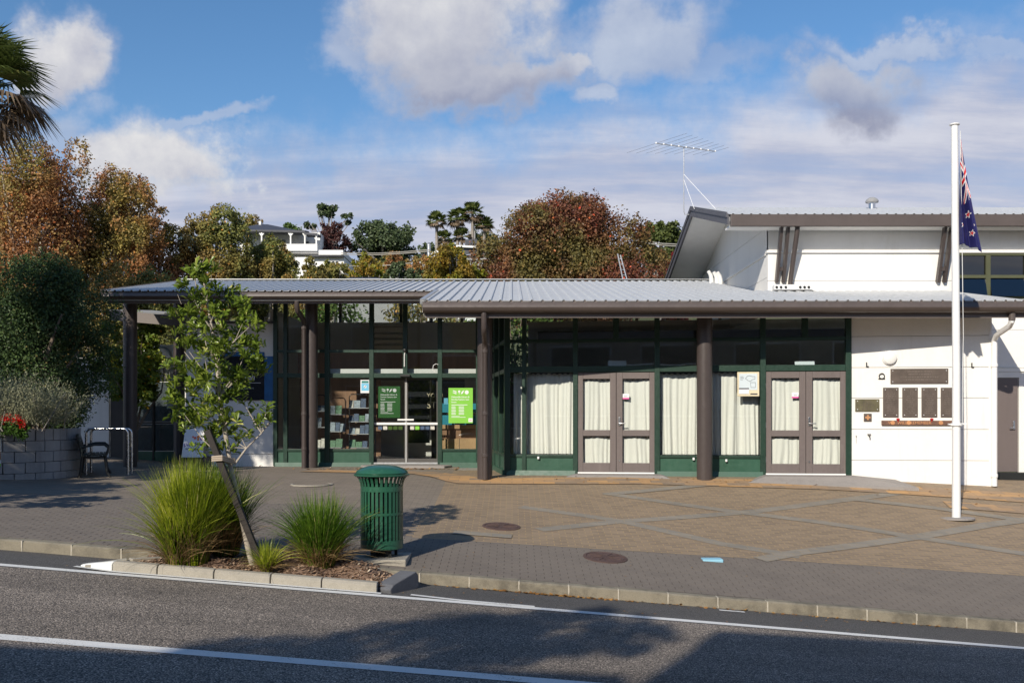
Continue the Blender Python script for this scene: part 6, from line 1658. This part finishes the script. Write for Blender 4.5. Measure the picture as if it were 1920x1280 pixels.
# ------------------------------------------------------------------ planter plants
rng = np.random.default_rng(81)
gs = thing('grey_shrub', 'silvery grey green shrub filling the block planter', 'shrub', at(55, 800, 18.9))
cz0 = .95; pc = np.array([XX(45, 19.0), 19.2, cz0])
st_ = []; n = 3400
base = pc + np.stack([rng.uniform(-1.25, .62, n), rng.uniform(-.9, .5, n), np.zeros(n)], 1)
d = unit(np.stack([rng.normal(0, .40, n) + (base[:, 0] - pc[0]) * .42, rng.normal(-.10, .30, n), rng.uniform(.65, 1.2, n)], 1))
h = rng.uniform(.35, 1.22, n) * (1 - .32 * np.abs((base[:, 0] - pc[0] + .15) / 1.2))
P = []; A = []
for k_ in range(9):
    t_ = .45 + .55 * k_ / 8
    P.append(base + d * (h * t_)[:, None] + rng.normal(0, .012, (n, 3))); A.append(unit(d + rng.normal(0, .45, (n, 3))))
P = np.concatenate(P); A = np.concatenate(A)
leaf_quads('foliage', P, A, unit(rng.normal(size=P.shape) + np.array([0, -.4, .3])), .050, .016, 'leaf_grey', gs, .05)
b = MB()
for k_ in range(60):
    i = rng.integers(0, n); b.tube([base[i], base[i] + d[i] * h[i] * .9], [.012, .005], 5)
b.build('stems', 'grey_bark', gs)
for i, (x, y) in enumerate(((6, 783), (14, 778), (26, 783), (33, 779), (38, 788), (-6, 780), (43, 790))):
    p = at(x, y + 8, 18.35); lab = 'red salvia bloom at the planter rim, ' + ['first from the frame edge', 'second from the frame edge', 'third from the frame edge', 'fourth from the frame edge', 'fifth from the frame edge', 'cut off by the frame edge', 'last one to the right'][i]
    fw = thing('red_flower', lab, 'flower', p + Vector((0, 0, -.15)), 'red flowers in the planter')
    r_ = np.random.default_rng(90 + i); m_ = 60
    Pp = np.array(p) + np.stack([r_.normal(0, .026, m_), r_.normal(0, .026, m_), r_.uniform(-.05, .10, m_)], 1)
    leaf_quads('petals', Pp, r_.normal(size=(m_, 3)) + np.array([0, 0, .3]), r_.normal(size=(m_, 3)), .042, .032, 'petal_red', fw)
    m_ = 70; Pp = np.array(p) + np.stack([r_.normal(0, .07, m_), r_.normal(0, .06, m_), r_.uniform(-.26, -.05, m_)], 1)
    leaf_quads('leaves', Pp, r_.normal(size=(m_, 3)) + np.array([0, 0, .3]), np.array([0, 0, 1.]) + r_.normal(size=(m_, 3)) * .5, .07, .05, 'leaf_bed', fw)
    MB().tube([p + Vector((0, 0, -.30)), p], .006, 5).build('stem', 'leaf_bed', fw)

# ------------------------------------------------------------------ grasses on the island
def grass(name, label, x, y, n, length, spread, lean, mat, seed, dry=.12, bend=1.0, wid=.0075, tilt=(0, 0), group='grass clumps on the island'):
    rng = np.random.default_rng(seed); base = Vector((x, y, mulch_z(x, y) - .02))
    t = thing(name, label, 'grass', base, group)
    for part_, nn, m_, ls, le in (('blades', int(n * (1 - dry)), mat, 1.0, 1.0), ('dry_blades', int(n * dry * 1.6), 'blade_dry', .55, 1.7)):
        az = rng.uniform(0, 6.283, nn); r = spread * np.sqrt(rng.uniform(0, 1, nn))
        L = length * ls * rng.uniform(.5, 1.08, nn) ** .8; le_ = lean * le * np.abs(rng.normal(.5, .42, nn))
        hd = np.stack([np.cos(az), np.sin(az), np.zeros(nn)], 1)
        b0 = np.array(base) + hd * r[:, None]
        hd2 = unit(hd + rng.normal(0, .5, (nn, 3)) * np.array([1, 1, 0]) + np.array([tilt[0], tilt[1], 0]))
        segs = 6; V = []
        side = np.stack([-hd2[:, 1], hd2[:, 0], np.zeros(nn)], 1)
        side = unit(side + rng.normal(0, .5, (nn, 3)))
        for s in range(segs + 1):
            u = s / segs
            out = (le_ * (u ** 1.6) * L)[:, None] * hd2
            up_ = (L * (u - .42 * np.minimum(le_, 1.5) * bend * u ** 2.6))[:, None] * np.array([0, 0, 1.])
            c = b0 + out + up_; c[:, 2] = np.maximum(c[:, 2], base.z + .01)
            w = wid * (1 - u ** 2.2) * .5 + .0006
            V += [c - side * w, c + side * w]
        V = np.stack(V, 1).reshape(-1, 3); k = 2 * (segs + 1)
        q = np.array([(2 * s, 2 * s + 1, 2 * s + 3, 2 * s + 2) for s in range(segs)])
        Q = (np.arange(nn)[:, None, None] * k + q[None]).reshape(-1, 4)
        o = raw_mesh(part_, V, Q, m_, t); kind(o, 'stuff')
    return t
def isl_x(x, Y): return XX(x, Y)
grass('grass_clump', 'largest bright green grass clump left of the young tree', isl_x(358, 11.35), 11.35, 3300, 1.22, .20, .43, 'blade_green', 101, wid=.0098, dry=.14)
grass('grass_clump', 'shaded grass clump behind the young tree trunk', isl_x(418, 11.75), 11.75, 1900, 1.14, .19, .45, 'blade_deep', 102, dry=.3, wid=.009)
grass('grass_clump', 'rounded deep green grass clump beside the bin', isl_x(600, 11.72), 11.72, 2100, .95, .17, .66, 'blade_deep', 103, dry=.24, wid=.0095)
grass('grass_clump', 'smallest grass tuft at the front of the island', isl_x(500, 11.25), 11.25, 420, .42, .06, .85, 'blade_green', 104, dry=.35)
grass('grass_clump', 'front spray of the bright grass against the mulch', isl_x(330, 11.15), 11.18, 700, .95, .10, .7, 'blade_green', 105, dry=.25, wid=.009)

# ------------------------------------------------------------------ young staked tree
TY = 11.5
def ty(x, y, d=0): return at(x, y, TY) + Vector((0, d, 0))
yt = thing('young_tree', 'young glossy leaved street tree leaning on a stake in the island', 'tree', ty(472, 1058))
trunk_pts = [ty(478, 1075), ty(466, 1030), ty(449, 950), ty(432, 875), ty(421, 800), ty(412, 740), ty(405, 680, .02), ty(397, 620, .03), ty(386, 560, .03), ty(379, 510), ty(376, 487)]
MB().tube(trunk_pts, [.038, .035, .032, .030, .027, .024, .020, .016, .012, .008, .004], 10).build('trunk', 'pale_bark', yt, smooth=True)
r_ = random.Random(5)
prof_y = [(498, 365, 392), (520, 345, 405), (545, 340, 440), (575, 345, 465), (605, 330, 492), (635, 325, 480), (660, 365, 500), (685, 320, 498), (715, 315, 480), (745, 318, 462), (775, 325, 448), (805, 340, 430), (832, 368, 425)]
tips = []
for (yy, xa, xb) in prof_y:
    nt = max(3, int((xb - xa) / 10.0))
    for k_ in range(nt):
        xq = xa + (xb - xa) * (k_ + r_.random()) / nt; hw = (xb - xa) / 2 / 161 * .75; 
        f = 1 - abs((xq - (xa + xb) / 2) / ((xb - xa) / 2)) * .6
        tips.append(ty(xq, yy + r_.uniform(-15, 15), r_.uniform(-1, 1) * hw * f))
side_tips = [ty(455, 752), ty(462, 775, .1), ty(447, 790, -.1), ty(452, 820), ty(478, 800, .1), ty(488, 790, -.05), ty(500, 768), ty(494, 780, .1), ty(508, 790), ty(470, 815, -.1), ty(433, 838), ty(440, 830, .1)]
bm_ = MB()
def near_trunk(p, up_=.28):
    best = min(trunk_pts, key=lambda q: abs(q.z - (p.z - up_ - abs(p.x - q.x) * .5))); return best
for p in tips:
    q = near_trunk(p); m_ = q.lerp(p, .5) + Vector((r_.uniform(-.05, .05), r_.uniform(-.05, .05), -.03))
    if r_.random() < .27: bm_.tube([q, m_, q.lerp(p, .85)], [.009, .006, .003], 6)
br = ty(440, 870); 
bm_.tube([br, ty(462, 840), ty(490, 812), ty(505, 790)], [.013, .010, .007, .004], 7)
for p in side_tips: bm_.tube([min([br, ty(462, 840), ty(480, 822), ty(490, 812)], key=lambda q: (q - p).length), p], [.006, .004], 5)
bm_.tube([ty(377, 500), ty(368, 478)], [.004, .002], 5).tube([ty(377, 500), ty(384, 482)], [.004, .002], 5).tube([ty(405, 520), ty(412, 488)], [.004, .002], 5).tube([ty(340, 570), ty(333, 552)], [.003, .002], 5)
bm_.build('branches', 'pale_bark', yt, smooth=True)
rng = np.random.default_rng(6); V = []; Q = []
def rosette(p, n, L):
    d0 = rng.normal(size=3) * .45 + np.array([0, -.1, .8]); d0 /= np.linalg.norm(d0)
    for k_ in range(n):
        a = rng.normal(size=3); a -= d0 * a.dot(d0); a /= np.linalg.norm(a)
        ax_ = d0 * rng.uniform(.15, .9) + a * rng.uniform(.6, 1.0); ax_ /= np.linalg.norm(ax_)
        nr = d0 - ax_ * d0.dot(ax_); nr /= np.linalg.norm(nr) + 1e-9; s = np.cross(ax_, nr)
        l = L * rng.uniform(.6, 1.2); w = l * .165; o = np.array(p) + d0 * rng.uniform(-.05, .03) + rng.normal(0, .012, 3); i0 = len(V)
        cup = .10 * l
        V.extend([o, o + ax_ * l * .35 + s * w * .6 + nr * cup * .6, o + ax_ * l * .35 - s * w * .6 + nr * cup * .6, o + ax_ * l * .36,
                  o + ax_ * l * .74 + s * w + nr * cup, o + ax_ * l * .74 - s * w + nr * cup, o + ax_ * l * .76 - nr * .02 * l, o + ax_ * l - nr * .08 * l])
        Q.extend([(i0, i0 + 1, i0 + 3, i0 + 3), (i0, i0 + 3, i0 + 2, i0 + 2), (i0 + 1, i0 + 4, i0 + 6, i0 + 3), (i0 + 3, i0 + 6, i0 + 5, i0 + 2), (i0 + 4, i0 + 7, i0 + 6, i0 + 6), (i0 + 6, i0 + 7, i0 + 5, i0 + 5)])
for p in tips:
    rosette(p, 15, .118)
    if r_.random() < .7: rosette(np.array(p) + rng.normal(0, .05, 3), 10, .10)
for p in side_tips: rosette(p, 12, .11); rosette(np.array(p) + rng.normal(0, .04, 3), 7, .095)
me = bpy.data.meshes.new('crown'); me.from_pydata([tuple(v) for v in V], [], [tuple(dict.fromkeys(f)) for f in Q]); me.materials.append(MAT['leaf_young'])
me.polygons.foreach_set('use_smooth', [True] * len(me.polygons))
o = bpy.data.objects.new('crown', me); COL.objects.link(o); attach(o, yt)
sk = thing('tree_stake', 'dark square timber stake tied to the young tree', 'stake', ty(494, 1045, -.05))
MB().bar(ty(496, 1055, -.13), ty(397, 806, -.16), .07, .07, up=(0, 1, 0)).build('post', 'stake_wood', sk, bevel=.006)
c1, c2 = ty(418, 862, -.15), ty(431, 868, .0)
tie = [c1 + Vector((-.06, -.05, 0)), c1 + Vector((.05, -.06, .01)), c2 + Vector((.05, -.03, .0)), c2 + Vector((.05, .05, .0)), c1 + Vector((-.06, .06, .0)), c1 + Vector((-.065, -.045, 0))]
for dz in (0, .022, .044): MB().tube([p + Vector((0, 0, dz)) for p in tie], .012, 6).build('tie', 'tie_webbing', sk)
